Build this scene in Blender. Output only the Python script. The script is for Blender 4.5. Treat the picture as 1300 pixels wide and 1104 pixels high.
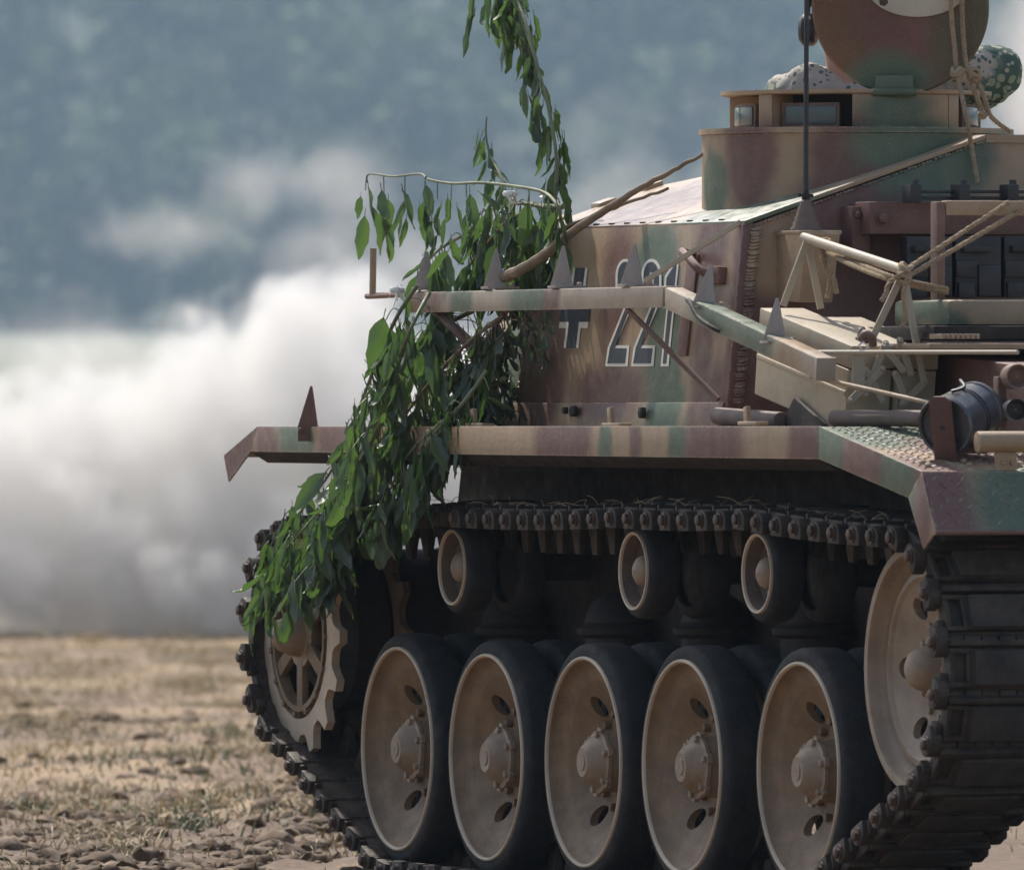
import bpy, bmesh, math, random
from mathutils import Vector, Matrix, noise as mn
R = math.radians
random.seed(7)
for o in list(bpy.data.objects): bpy.data.objects.remove(o)
scene = bpy.context.scene
COL = scene.collection

# ------------------------------------------------------------------ camera
FPX, PW, PH, HOR = 18000.0, 1300.0, 1104.0, 541.0      # focal length in photo pixels, photo size, horizon row
TH = R(20.7); CT, ST = math.cos(TH), math.sin(TH)
H = 1.22                                                # lens height above the soil = height of the track guards
D3 = 36.0                                               # distance to the middle road wheel
U3 = (740.5 - 650) / FPX * D3
CAM = Vector((0 + D3 * CT - U3 * ST, 0.08 - D3 * ST - U3 * CT, H))
cam = bpy.data.cameras.new('camera'); camo = bpy.data.objects.new('camera', cam); COL.objects.link(camo)
camo.location = CAM
camo.rotation_euler = Vector((-CT, ST, 0)).to_track_quat('-Z', 'Y').to_euler()
cam.sensor_width = 36; cam.sensor_fit = 'HORIZONTAL'
cam.lens = FPX / PW * 36
cam.shift_y = -(PH / 2 - HOR) / PW
cam.clip_start = 1; cam.clip_end = 6000
cam.dof.use_dof = True; cam.dof.focus_distance = 36.2; cam.dof.aperture_fstop = 11.0
scene.camera = camo

# ------------------------------------------------------------------ sky, sun, exposure
SUN_EL = R(52); SUN_DIR = Vector((-0.995, -0.06, 0)).normalized()       # horizontal direction towards the sun
world = bpy.data.worlds.new('World'); scene.world = world; world.use_nodes = True
nt = world.node_tree; nt.nodes.clear()
wo = nt.nodes.new('ShaderNodeOutputWorld'); bg = nt.nodes.new('ShaderNodeBackground'); sky = nt.nodes.new('ShaderNodeTexSky')
sky.sky_type = 'NISHITA'; sky.sun_disc = False; sky.sun_elevation = SUN_EL
sky.sun_rotation = math.atan2(SUN_DIR.x, SUN_DIR.y)
sky.air_density = 1.2; sky.dust_density = 2.5; sky.ozone_density = 1.0
bg.inputs['Strength'].default_value = 0.125
nt.links.new(sky.outputs[0], bg.inputs[0]); nt.links.new(bg.outputs[0], wo.inputs[0])
sl = bpy.data.lights.new('sun', 'SUN'); sl.energy = 3.9; sl.angle = R(0.6); sl.color = (1, 0.95, 0.87)
so = bpy.data.objects.new('sun', sl); COL.objects.link(so)
sd = SUN_DIR * math.cos(SUN_EL) + Vector((0, 0, math.sin(SUN_EL)))
so.rotation_euler = sd.to_track_quat('Z', 'Y').to_euler(); so.location = (0, 0, 30)
scene.view_settings.view_transform = 'Standard'; scene.view_settings.look = 'None'
scene.view_settings.exposure = 0.42; scene.view_settings.gamma = 1
scene.render.engine = 'CYCLES'
cy = scene.cycles
cy.use_denoising = True; cy.max_bounces = 8; cy.diffuse_bounces = 4; cy.glossy_bounces = 3
cy.transmission_bounces = 4; cy.transparent_max_bounces = 8; cy.volume_bounces = 3
cy.volume_step_rate = 0.7; cy.volume_max_steps = 160
cy.sample_clamp_indirect = 6; cy.use_adaptive_sampling = True; cy.adaptive_threshold = 0.02

# ------------------------------------------------------------------ photo point -> point in the place
def ray(px, py):
    u = (px - 650) / FPX; v = (HOR - py) / FPX
    return Vector((-CT + u * ST, ST + u * CT, v))
def W(px, py, Y=0.0):                 # on the lengthwise upright plane at width Y
    d = ray(px, py); return CAM + d * ((Y - CAM.y) / d.y)
def WX(px, py, X):                    # on the crosswise upright plane at length X
    d = ray(px, py); return CAM + d * ((X - CAM.x) / d.x)
def WD(px, py, dist):                 # at a distance from the lens
    return CAM + ray(px, py) * dist
def WP(px, py, p0, n):
    d = ray(px, py); return CAM + d * ((p0 - CAM).dot(n) / d.dot(n))

# ------------------------------------------------------------------ materials
def mat(name, col=(.3, .3, .3), rough=.6, metal=0.0, bump=0.0, bscale=60, var=0.25, vscale=8, spots=None, extra=None, dust=0.0,
        dustcol=(.30, .235, .165), warp=.03, chips=0.0, mud=0.0, wear=0.0, streak=.10):
    m = bpy.data.materials.new(name); m.use_nodes = True
    t = m.node_tree; N = t.nodes; L = t.links
    b = N['Principled BSDF']; b.inputs['Roughness'].default_value = rough; b.inputs['Metallic'].default_value = metal
    geo = N.new('ShaderNodeNewGeometry'); pos = geo.outputs['Position']
    def nz(scale, detail=4, rg=.6, src=None):
        n = N.new('ShaderNodeTexNoise'); n.inputs['Scale'].default_value = scale; n.inputs['Detail'].default_value = detail
        n.inputs['Roughness'].default_value = rg; L.new(src or pos, n.inputs['Vector']); return n
    def mr(src, a, b_, c, d, smooth=True):
        n = N.new('ShaderNodeMapRange'); n.interpolation_type = 'SMOOTHSTEP' if smooth else 'LINEAR'
        for i, v in zip((1, 2, 3, 4), (a, b_, c, d)): n.inputs[i].default_value = v
        L.new(src, n.inputs[0]); return n.outputs[0]
    def mix(fac, a, b_, mode='MIX'):
        n = N.new('ShaderNodeMix'); n.data_type = 'RGBA'; n.blend_type = mode
        if isinstance(fac, float): n.inputs[0].default_value = fac
        else: L.new(fac, n.inputs[0])
        for k, v in ((6, a), (7, b_)):
            if isinstance(v, tuple): n.inputs[k].default_value = (*v[:3], 1)
            else: L.new(v, n.inputs[k])
        return n.outputs[2]
    cur = (*col, 1)
    if spots:
        wn = nz(5, 3)
        ad = N.new('ShaderNodeVectorMath'); ad.operation = 'MULTIPLY_ADD'
        ad.inputs[1].default_value = (warp * 2,) * 3
        L.new(wn.outputs['Color'], ad.inputs[0]); L.new(pos, ad.inputs[2])
        for (c, rr, colr, soft) in spots:
            ma = N.new('ShaderNodeVectorMath'); ma.operation = 'MULTIPLY_ADD'
            sc = [1 / r_ if r_ else 0 for r_ in rr]
            off = Vector(c) + Vector((warp,) * 3)
            ma.inputs[1].default_value = sc; ma.inputs[2].default_value = [-off[i] * sc[i] for i in range(3)]
            L.new(ad.outputs[0], ma.inputs[0])
            le = N.new('ShaderNodeVectorMath'); le.operation = 'LENGTH'; L.new(ma.outputs[0], le.inputs[0])
            f = mr(le.outputs['Value'], 1 - soft, 1 + soft, 1, 0)
            cur = mix(f, cur if not isinstance(cur, tuple) else cur, tuple(colr))
    if extra: cur = extra(N, L, pos, nz, mr, mix, cur)
    v = mr(nz(vscale, 6, .65).outputs[0], .3, .7, 1 - var, 1 + var, False)
    vc = N.new('ShaderNodeCombineColor')
    for i in range(3): L.new(v, vc.inputs[i])
    cur = mix(1.0, cur, vc.outputs[0], 'MULTIPLY')
    if dust:
        sp = N.new('ShaderNodeSeparateXYZ'); L.new(geo.outputs['Normal'], sp.inputs[0])
        up = mr(sp.outputs[2], -.3, 1, .25, 1)
        dn = mr(nz(14, 8, .7).outputs[0], .35, .7, 0, dust)
        mm = N.new('ShaderNodeMath'); mm.operation = 'MULTIPLY'; L.new(up, mm.inputs[0]); L.new(dn, mm.inputs[1])
        cur = mix(mm.outputs[0], cur, dustcol)
    if chips:
        sm_ = N.new('ShaderNodeVectorMath'); sm_.operation = 'MULTIPLY'; sm_.inputs[1].default_value = (30, 30, 6); L.new(pos, sm_.inputs[0])
        st_ = mr(nz(1.0, 5, .65, sm_.outputs[0]).outputs[0], .50, .72, 0, streak)
        cur = mix(st_, cur, (.10, .075, .055))
        sp_ = mr(nz(230, 3, .6).outputs[0], .58, .70, 0, .30); cur = mix(sp_, cur, (.42, .36, .28))
        ch = mr(nz(90, 5, .7).outputs[0], .66, .70, 0, chips)
        cur = mix(ch, cur, (.09, .07, .055))
    if mud:
        md = mr(nz(6.5, 7, .68).outputs[0], .50, .64, 0, mud); cur = mix(md, cur, (.150, .098, .058))
    if wear:
        bv_ = N.new('ShaderNodeBevel'); bv_.samples = 4; bv_.inputs['Radius'].default_value = .009
        dp = N.new('ShaderNodeVectorMath'); dp.operation = 'DOT_PRODUCT'; L.new(bv_.outputs[0], dp.inputs[0]); L.new(geo.outputs['Normal'], dp.inputs[1])
        ew = mr(dp.outputs['Value'], .80, .985, 1, 0); en = mr(nz(55, 5, .7).outputs[0], .42, .58, 0, wear)
        em = N.new('ShaderNodeMath'); em.operation = 'MULTIPLY'; L.new(ew, em.inputs[0]); L.new(en, em.inputs[1]); cur = mix(em.outputs[0], cur, (.46, .39, .32))
    L.new(cur, b.inputs['Base Color'])
    rn = mr(nz(25, 5).outputs[0], .3, .7, max(rough - .12, .05), min(rough + .15, 1), False); L.new(rn, b.inputs['Roughness'])
    if bump:
        bn = N.new('ShaderNodeBump'); bn.inputs['Strength'].default_value = bump; bn.inputs['Distance'].default_value = .004
        L.new(nz(bscale, 6, .65).outputs[0], bn.inputs['Height']); L.new(bn.outputs[0], b.inputs['Normal'])
    m['nodes'] = 1
    return m

TAN = (.350, .238, .142); PUR = (.150, .072, .056); GRN = (.092, .128, .080); BRN = (.15, .075, .040)
def auto_camo(seed, a=.52, b=.52, sc=2.2):
    def ex(N, L, pos, nz, mr, mix, cur):
        def off(k):
            v = N.new('ShaderNodeVectorMath'); v.operation = 'ADD'; v.inputs[1].default_value = (k * 3.1, k * 7.7, k * 1.3); L.new(pos, v.inputs[0]); return v.outputs[0]
        f1 = mr(nz(sc, 2, .4, off(seed)).outputs[0], a, a + .05, 0, 1); f2 = mr(nz(sc, 2, .4, off(seed + 11)).outputs[0], b, b + .05, 0, 1)
        return mix(f2, mix(f1, cur, PUR), GRN)
    return ex
M = {}
M['tan'] = mat('sand_paint', TAN, .55, bump=.25, bscale=90, var=.18, dust=.35, chips=.5, wear=.7)
M['camo'] = mat('camouflage_paint', TAN, .55, bump=.3, bscale=70, var=.16, extra=auto_camo(1), dust=.3, chips=.4, wear=.7)
M['brown'] = mat('red_brown_paint', (.16, .085, .062), .6, bump=.3, var=.25, dust=.3, chips=.3, wear=.5)
M['purple'] = mat('plum_brown_paint', PUR, .55, bump=.3, var=.2, dust=.25, chips=.3)
M['dark'] = mat('shaded_hull_paint', (.021, .014, .011), .75, bump=.5, var=.5, dust=.18, dustcol=(.07, .048, .034))  # base near black: shade beneath the guards put into the colour
M['black'] = mat('black_paint', (.02, .02, .023), .45, bump=.3, var=.4, dust=.1)
M['wheel'] = mat('dusty_wheel_paint', (.19, .118, .062), .6, bump=.3, bscale=120, var=.32, vscale=16, dust=.3, dustcol=(.25, .175, .11), chips=.6, mud=.55)  # dusty paint; base darkened, with the shading of the dish put into it
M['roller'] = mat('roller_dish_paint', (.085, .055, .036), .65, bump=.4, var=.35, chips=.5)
M['box'] = mat('grey_sand_paint', (.40, .33, .235), .5, bump=.25, bscale=90, var=.12, dust=.25, chips=.4, wear=.6)
M['hub'] = mat('hub_paint', (.28, .20, .132), .5, bump=.3, bscale=120, var=.25, dust=.2, dustcol=(.32, .24, .16), chips=.5, mud=.45, wear=.5)  # paler than the dish: light on upturned hub faces put into the colour
M['wheel_rim'] = mat('lit_rim_paint', (.46, .36, .26), .42, bump=.2, bscale=120, var=.2)  # wheel paint lightened: bright lit lip put into the colour
M['rubber'] = mat('worn_rubber', (.013, .0132, .014), .8, bump=1.0, bscale=75, var=.5, vscale=20, dust=.16, dustcol=(.06, .055, .05), mud=.10)
M['link'] = mat('track_steel', (.034, .025, .019), .66, .10, bump=.8, bscale=60, var=.5, vscale=14, dust=.6, dustcol=(.125, .082, .052))
M['nut'] = mat('rusty_bolt', (.085, .055, .040), .55, .3, bump=.4, bscale=150, var=.3)
M['pad'] = mat('track_pad_rubber', (.035, .031, .028), .85, bump=1.0, bscale=45, var=.5, dust=.7, dustcol=(.125, .09, .062))
M['rope'] = mat('hemp_rope', (.36, .265, .165), .9, bump=.6, bscale=300, var=.25, vscale=60)
M['wood'] = mat('stripped_stick', (.20, .145, .095), .75, bump=.6, bscale=40, var=.35, vscale=12)
M['stem'] = mat('green_stem', (.15, .17, .085), .6, bump=.3, var=.3)
M['white'] = mat('white_paint', (.72, .68, .60), .6, bump=.15, var=.08)
M['navy'] = mat('blue_grey_paint', (.035, .045, .058), .6, bump=.15, var=.2)
M['canister'] = mat('gunmetal_paint', (.075, .077, .085), .32, .35, bump=.2, var=.3, dust=.1)
M['cream'] = mat('cream_canvas', (.55, .49, .40), .85, bump=.5, bscale=200, var=.1)
M['skin'] = mat('skin', (.45, .24, .18), .5, var=.1)
M['cloth_white'] = mat('white_tie_cloth', (.75, .74, .70), .9, bump=.3, var=.1)
gm = bpy.data.materials.new('vision_glass'); gm.use_nodes = True
gb = gm.node_tree.nodes['Principled BSDF']; gb.inputs['Base Color'].default_value = (.08, .11, .11, 1); gb.inputs['Roughness'].default_value = .12
M['glass'] = gm

def leaf_mat(name, c1, c2, tr):
    m = bpy.data.materials.new(name); m.use_nodes = True; t = m.node_tree; N = t.nodes; L = t.links
    b = N['Principled BSDF']; out = N['Material Output']
    oi = N.new('ShaderNodeObjectInfo'); ge = N.new('ShaderNodeNewGeometry')
    n = N.new('ShaderNodeTexNoise'); n.inputs['Scale'].default_value = 40; n.inputs['Detail'].default_value = 4; L.new(ge.outputs['Position'], n.inputs['Vector'])
    a = N.new('ShaderNodeMath'); a.operation = 'MULTIPLY_ADD'; a.inputs[1].default_value = .5; L.new(n.outputs[0], a.inputs[0])
    a2 = N.new('ShaderNodeMath'); a2.operation = 'MULTIPLY'; a2.inputs[1].default_value = .75; L.new(oi.outputs['Random'], a2.inputs[0]); L.new(a2.outputs[0], a.inputs[2])
    mx = N.new('ShaderNodeMix'); mx.data_type = 'RGBA'; L.new(a.outputs[0], mx.inputs[0])
    mx.inputs[6].default_value = (*c1, 1); mx.inputs[7].default_value = (*c2, 1)
    bk = N.new('ShaderNodeMix'); bk.data_type = 'RGBA'; L.new(ge.outputs['Backfacing'], bk.inputs[0]); L.new(mx.outputs[2], bk.inputs[6]); mu = N.new('ShaderNodeMix'); mu.data_type = 'RGBA'; mu.inputs[0].default_value = .45; L.new(mx.outputs[2], mu.inputs[6]); mu.inputs[7].default_value = (.15, .175, .125, 1); L.new(mu.outputs[2], bk.inputs[7])
    L.new(bk.outputs[2], b.inputs['Base Color']); b.inputs['Roughness'].default_value = .40
    tn = N.new('ShaderNodeBsdfTranslucent'); tn.inputs['Color'].default_value = (*tr, 1)
    ms = N.new('ShaderNodeMixShader'); ms.inputs[0].default_value = .30
    L.new(b.outputs[0], ms.inputs[1]); L.new(tn.outputs[0], ms.inputs[2]); L.new(ms.outputs[0], out.inputs['Surface'])
    bp = N.new('ShaderNodeBump'); bp.inputs['Strength'].default_value = .35; bp.inputs['Distance'].default_value = .003
    n2 = N.new('ShaderNodeTexNoise'); n2.inputs['Scale'].default_value = 130; L.new(ge.outputs['Position'], n2.inputs['Vector'])
    L.new(n2.outputs[0], bp.inputs['Height']); L.new(bp.outputs[0], b.inputs['Normal'])
    return m
M['leaf'] = leaf_mat('wilted_leaf', (.022, .040, .022), (.080, .112, .056), (.13, .25, .05))
M['leaf_dry'] = leaf_mat('shrivelled_leaf', (.026, .036, .024), (.085, .09, .055), (.08, .13, .045))

# ------------------------------------------------------------------ mesh builder
class MB:
    def __init__(s): s.v = []; s.f = []
    def add(s, vs, fs):
        k = len(s.v); s.v += [Vector(p) for p in vs]; s.f += [tuple(i + k for i in f) for f in fs]; return s
    def hexa(s, a):                       # 8 corners: 4 of one end, 4 of the other
        return s.add(a, [(3, 2, 1, 0), (4, 5, 6, 7), (0, 1, 5, 4), (1, 2, 6, 5), (2, 3, 7, 6), (3, 0, 4, 7)])
    def box(s, c, ex, ey, ez):            # centre and three half axes
        c, ex, ey, ez = map(Vector, (c, ex, ey, ez))
        return s.hexa([c - ex - ey - ez, c + ex - ey - ez, c + ex + ey - ez, c - ex + ey - ez, c - ex - ey + ez, c + ex - ey + ez, c + ex + ey + ez, c - ex + ey + ez])
    def abox(s, lo, hi):
        lo, hi = Vector(lo), Vector(hi); h = (hi - lo) / 2
        return s.box((lo + hi) / 2, (h.x, 0, 0), (0, h.y, 0), (0, 0, h.z))
    def slab(s, pts, off):                # polygon swept by a vector
        n = len(pts); off = Vector(off); p = [Vector(q) for q in pts]
        return s.add(p + [q + off for q in p], [tuple(range(n))[::-1], tuple(range(n, 2 * n))] + [(i, (i + 1) % n, n + (i + 1) % n, n + i) for i in range(n)])
    def bar(s, p, q, w, h, up=(0, 0, 1)): # flat bar from p to q
        p, q = Vector(p), Vector(q); d = (q - p); l = d.length; d.normalize(); up = Vector(up)
        a = d.cross(up).normalized(); b = a.cross(d).normalized()
        return s.box((p + q) / 2, d * (l / 2), a * (w / 2), b * (h / 2))
    def tube(s, path, rad, n=10, caps=True):
        P = [Vector(p) for p in path]; m = len(P)
        if not isinstance(rad, (list, tuple)): rad = [rad] * m
        vs = []; ref = None
        for i in range(m):
            d = (P[min(i + 1, m - 1)] - P[max(i - 1, 0)]).normalized()
            if ref is None: ref = d.orthogonal().normalized()
            ref = (ref - d * ref.dot(d)); ref = ref.normalized() if ref.length > 1e-6 else d.orthogonal().normalized()
            b = d.cross(ref)
            for k in range(n):
                a = 2 * math.pi * k / n; vs.append(P[i] + (ref * math.cos(a) + b * math.sin(a)) * rad[i])
        fs = [(i * n + k, i * n + (k + 1) % n, (i + 1) * n + (k + 1) % n, (i + 1) * n + k) for i in range(m - 1) for k in range(n)]
        if caps: fs += [tuple(range(n))[::-1], tuple(range((m - 1) * n, m * n))]
        return s.add(vs, fs)
    def lathe(s, prof, c=(0, 0, 0), ax=(0, 1, 0), n=40, cap0=False, cap1=False):
        c = Vector(c); ax = Vector(ax).normalized(); u = ax.orthogonal().normalized() if abs(ax.y) < .99 else Vector((1, 0, 0)); w = ax.cross(u)
        vs = [c + ax * y + (u * math.cos(2 * math.pi * k / n) + w * math.sin(2 * math.pi * k / n)) * r for r, y in prof for k in range(n)]
        m = len(prof); fs = [(i * n + k, (i + 1) * n + k, (i + 1) * n + (k + 1) % n, i * n + (k + 1) % n) for i in range(m - 1) for k in range(n)]
        if cap0: fs.append(tuple(range(n)))
        if cap1: fs.append(tuple(range((m - 1) * n, m * n))[::-1])
        return s.add(vs, fs)
    def data(s, name, m, smooth=35, bevel=0, recalc=True):
        me = bpy.data.meshes.new(name); me.from_pydata(s.v, [], s.f); me.materials.append(M[m] if isinstance(m, str) else m)
        bm = bmesh.new(); bm.from_mesh(me)
        if recalc: bmesh.ops.recalc_face_normals(bm, faces=bm.faces)
        if bevel:
            ed = [e for e in bm.edges if len(e.link_faces) == 2 and e.calc_face_angle(0) > R(28)]
            bmesh.ops.bevel(bm, geom=ed, offset=bevel, segments=2, affect='EDGES', profile=.6, clamp_overlap=True)
        bm.to_mesh(me); bm.free()
        if smooth:
            me.polygons.foreach_set('use_smooth', [True] * len(me.polygons)); me.set_sharp_from_angle(angle=R(smooth))
        me.update(); return me
    def build(s, name, m, parent=None, smooth=35, bevel=0, loc=None, **kw):
        return link(name, s.data(name, m, smooth, bevel, **kw), parent, loc)
def world_off(p):                          # where a part built in place sits under its parent
    return -Vector(p.location) if p is not None and p.parent is None else Vector((0, 0, 0))
def link(name, me, parent=None, loc=None, rot=None):
    o = bpy.data.objects.new(name, me); COL.objects.link(o)
    if parent is not None:
        o.parent = parent; o.location = world_off(parent) if loc is None else Vector(loc)
    elif loc is not None: o.location = loc
    if rot: o.rotation_euler = rot
    return o
def empty(name, loc, label=None, cat=None, group=None):
    o = bpy.data.objects.new(name, None); COL.objects.link(o); o.location = loc; o.empty_display_size = .2
    if label: tag(o, label, cat, group)
    return o
def tag(o, label, cat, group=None, kind=None):
    o['label'] = label
    if cat: o['category'] = cat
    if group: o['group'] = group
    if kind: o['kind'] = kind
    return o
def stuff(o): o['kind'] = 'stuff'; return o
def hexnut(mb, c, ax, r=.012, h=.009):
    mb.lathe([(r, 0), (r, h), (r * .75, h + .002)], c, ax, 6, True, True); return mb
def smooth_path(P, n=6):
    P = [Vector(p) for p in P]; out = []
    for i in range(len(P) - 1):
        a, b, c, d = P[max(i - 1, 0)], P[i], P[i + 1], P[min(i + 2, len(P) - 1)]
        for k in range(n):
            t = k / n
            out.append(.5 * ((2 * b) + (c - a) * t + (2 * a - 5 * b + 4 * c - d) * t * t + (3 * b - a - 3 * c + d) * t ** 3))
    out.append(P[-1]); return out

# ------------------------------------------------------------------ ground
AWAY = Vector((-CT, ST, 0)); RIGHT = Vector((ST, CT, 0))
def gp(dist, lat, z=0): p = CAM + AWAY * dist + RIGHT * lat; return Vector((p.x, p.y, z))
def soil_extra(N, L, pos, nz, mr, mix, cur):
    a = mix(mr(nz(.55, 5, .6).outputs[0], .42, .60, 0, 1), (.150, .094, .056), (.285, .19, .104))
    g = mix(mr(nz(.8, 3, .5).outputs[0], .60, .70, 0, .25), a, (.17, .18, .10))
    dt = N.new('ShaderNodeVectorMath'); dt.operation = 'DOT_PRODUCT'; dt.inputs[1].default_value = AWAY; L.new(pos, dt.inputs[0])
    dn = N.new('ShaderNodeMath'); dn.operation = 'MULTIPLY_ADD'; dn.inputs[1].default_value = 9.0; L.new(nz(.9, 4, .6).outputs[0], dn.inputs[0]); L.new(dt.outputs['Value'], dn.inputs[2])
    c0_ = CAM.dot(AWAY) + 4.5
    g = mix(mr(dn.outputs[0], c0_ + 41.5, c0_ + 45.5, 1, 0), g, (.120, .074, .041))        # freshly broken strip beside the vehicle
    return mix(mr(nz(9, 6, .7).outputs[0], .55, .68, 0, .5), g, (.34, .25, .155))
M['soil'] = mat('dry_field_soil', (.3, .2, .13), .95, bump=1.0, bscale=14, var=.30, vscale=30, extra=soil_extra)
def field_mat():
    m = mat('far_meadow', (.13, .17, .075), .95, var=.25, vscale=.04); return m
M['meadow'] = field_mat()
# near field: fine grid where the lens sees it, with lumpy relief
def zrel(d, l): 
    p = Vector((d * .35, l * .9, 0)); return .05 * mn.noise(p) + .03 * mn.noise(p * 3.1) + .018 * mn.noise(p * 9) + .020 * (.5 - abs(mn.noise(Vector((d * 2.2, l * 7, 4))))) + .012 * mn.noise(Vector((d * 5, l * 15, 8))) + .008 * mn.noise(Vector((d * 11, l * 33, 2)))
b = MB(); nd, nl = 640, 150; vs = []
for i in range(nd + 1):
    d = 24 + 90 * (i / nd) ** 1.5
    for j in range(nl + 1):
        t_ = j / nl; l = -7 + 5.1 * min(1, t_ / .08) + 2.3 * max(0, min(1, (t_ - .08) / .8)) * max(1, d / 42) + (14 - 7.4 * 1) * max(0, (t_ - .88) / .12); l = min(l, 7)
        q = gp(d, l); under = -2.9 < q.x < 1.8 and -.1 < q.y < 2.6
        e_ = max(0, min(1, (d - 24) / 3, (114 - d) / 8, (7 - abs(l)) / 1.0))
        q.z = .002 + e_ * (.012 + (0 if under else zrel(d, l))); vs.append(q)
b.add(vs, [(i * (nl + 1) + j, i * (nl + 1) + j + 1, (i + 1) * (nl + 1) + j + 1, (i + 1) * (nl + 1) + j) for i in range(nd) for j in range(nl)])
g = b.build('field', 'soil', None, smooth=180); g['kind'] = 'structure'
# the wide land: flat, then rising to the wooded slope
b = MB(); vs = []; ds = [-400, 0, 30, 120, 200, 260, 320, 380, 440, 500, 700, 1000, 1250, 1480, 1520, 1600, 1700, 1850, 2000]; lsx = [-1800, -700, -300, -120, -60, -30, 0, 30, 60, 120, 300, 700, 1800]
def land(d): 
    if d < 200: return -.03
    return -.03 + max(0, (d - 200)) * .0085 + max(0, d - 1520) * .24
for d in ds:
    for l in lsx: vs.append(gp(d, l, land(d)))
nl = len(lsx) - 1
b.add(vs, [(i * (nl + 1) + j, i * (nl + 1) + j + 1, (i + 1) * (nl + 1) + j + 1, (i + 1) * (nl + 1) + j) for i in range(len(ds) - 1) for j in range(nl)])
def land_extra(N, L, pos, nz, mr, mix, cur):
    dt = N.new('ShaderNodeVectorMath'); dt.operation = 'DOT_PRODUCT'; dt.inputs[1].default_value = AWAY
    sb = N.new('ShaderNodeVectorMath'); sb.operation = 'SUBTRACT'; sb.inputs[1].default_value = CAM; L.new(pos, sb.inputs[0]); L.new(sb.outputs[0], dt.inputs[0])
    return mix(mr(dt.outputs['Value'], 1460, 1520, 0, 1), mix(mr(dt.outputs['Value'], 150, 230, 0, 1), (.27, .19, .12), (.17, .18, .12)), (.03, .045, .025))
M['land'] = mat('land', (.2, .2, .1), .95, var=.2, vscale=.08, extra=land_extra)
g = b.build('ground', 'land', None, smooth=180); g['kind'] = 'structure'
# clods and stones
def clod_variants(n):
    out = []
    for k in range(n):
        bm = bmesh.new(); bmesh.ops.create_icosphere(bm, subdivisions=2, radius=1)
        for v in bm.verts: v.co = Vector((v.co.x, v.co.y, v.co.z * .7)) * (1 + .7 * mn.noise(v.co * 1.5 + Vector((k * 5, 0, 0))) + .3 * mn.noise(v.co * 4 + Vector((0, k * 5, 0))))
        bm.verts.index_update(); out.append(([v.co.copy() for v in bm.verts], [tuple(v.index for v in f.verts) for f in bm.faces])); bm.free()
    return out
CL = clod_variants(8)
def clod_extra(N, L, pos, nz, mr, mix, cur): return mix(mr(nz(11, 3, .5).outputs[0], .50, .72, 0, 1), (.105, .064, .036), (.24, .17, .105))
M['clod'] = mat('clods', (.2, .14, .09), .95, bump=.8, bscale=60, var=.3, vscale=40, extra=clod_extra)
rnd = random.Random(3); b = MB()
for k in range(5200):
    d = 37 + 24 * rnd.random() ** 1.7; l = rnd.uniform(-1.75, .1) * d / 38
    q = gp(d, l)
    if q.y > -.02 and q.x > -3: continue
    s = .006 + .045 * rnd.random() ** 4.5; 
    if d > 46 and rnd.random() < .5: continue
    V, F = rnd.choice(CL); a = rnd.uniform(0, 6.28); ca, sa = math.cos(a), math.sin(a); z0 = zrel(d, l) + .010
    sx, sy = s * rnd.uniform(.7, 1.4), s * rnd.uniform(.7, 1.4)
    b.add([(q.x + (v.x * ca - v.y * sa) * sx, q.y + (v.x * sa + v.y * ca) * sy, z0 + v.z * s) for v in V], F)
tag(b.build('soil_clods', 'clod', None, smooth=60, recalc=False), 'brown clods and pale stones strewn over the dry field', None, None, 'stuff')
# dry grass and weeds
def blades(name, mname, count, hfun, d0, d1, cluster, label, lean=.6, lrange=(-1.8, .15), w=.0022, pw=1.4):
    rnd = random.Random(len(name)); b = MB(); n = 0; cen = []
    for k in range(cluster):
        d = d0 + (d1 - d0) * rnd.random() ** pw; cen.append((d, rnd.uniform(*lrange) * d / 38, rnd.uniform(.05, .3)))
    for k in range(count):
        d, l, s = rnd.choice(cen); d += rnd.gauss(0, s * 4); l += rnd.gauss(0, s)
        q = gp(d, l)
        if (q.y > -.05 and q.x > -3) or d < 36: continue
        h = hfun(rnd); z = zrel(d, l) + .01; dx, dy = rnd.gauss(0, lean) * h, rnd.gauss(0, lean) * h; wv = Vector((-dy, dx, 0)); wv = (wv.normalized() if wv.length > 1e-6 else Vector((1, 0, 0))) * w
        wv = (RIGHT * rnd.choice((-1, 1)) + wv * 60).normalized() * w
        p0 = Vector((q.x, q.y, z)); p1 = p0 + Vector((dx * .4, dy * .4, h * .65)); p2 = p0 + Vector((dx, dy, h * .9))
        b.add([p0 - wv, p0 + wv, p1 + wv * .8, p1 - wv * .8, p2], [(0, 1, 2, 3), (3, 2, 4)])
    tag(b.build(name, mname, None, smooth=0, recalc=False), label, None, None, 'stuff')
M['straw'] = mat('dry_straw', (.46, .36, .20), .8, var=.35, vscale=6)
M['weed'] = mat('dusty_weed', (.16, .18, .10), .8, var=.35, vscale=6)
blades('dry_grass', 'straw', 42000, lambda r: r.uniform(.01, .07), 37, 82, 420, 'short bleached straw and dry grass over the field', lean=.9, lrange=(-1.9, 1.2), pw=.8)
blades('green_weeds', 'weed', 900, lambda r: r.uniform(.015, .06), 42, 66, 9, 'scattered dusty green weeds in the dry field', w=.004, lrange=(-1.7, -.2))
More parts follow.
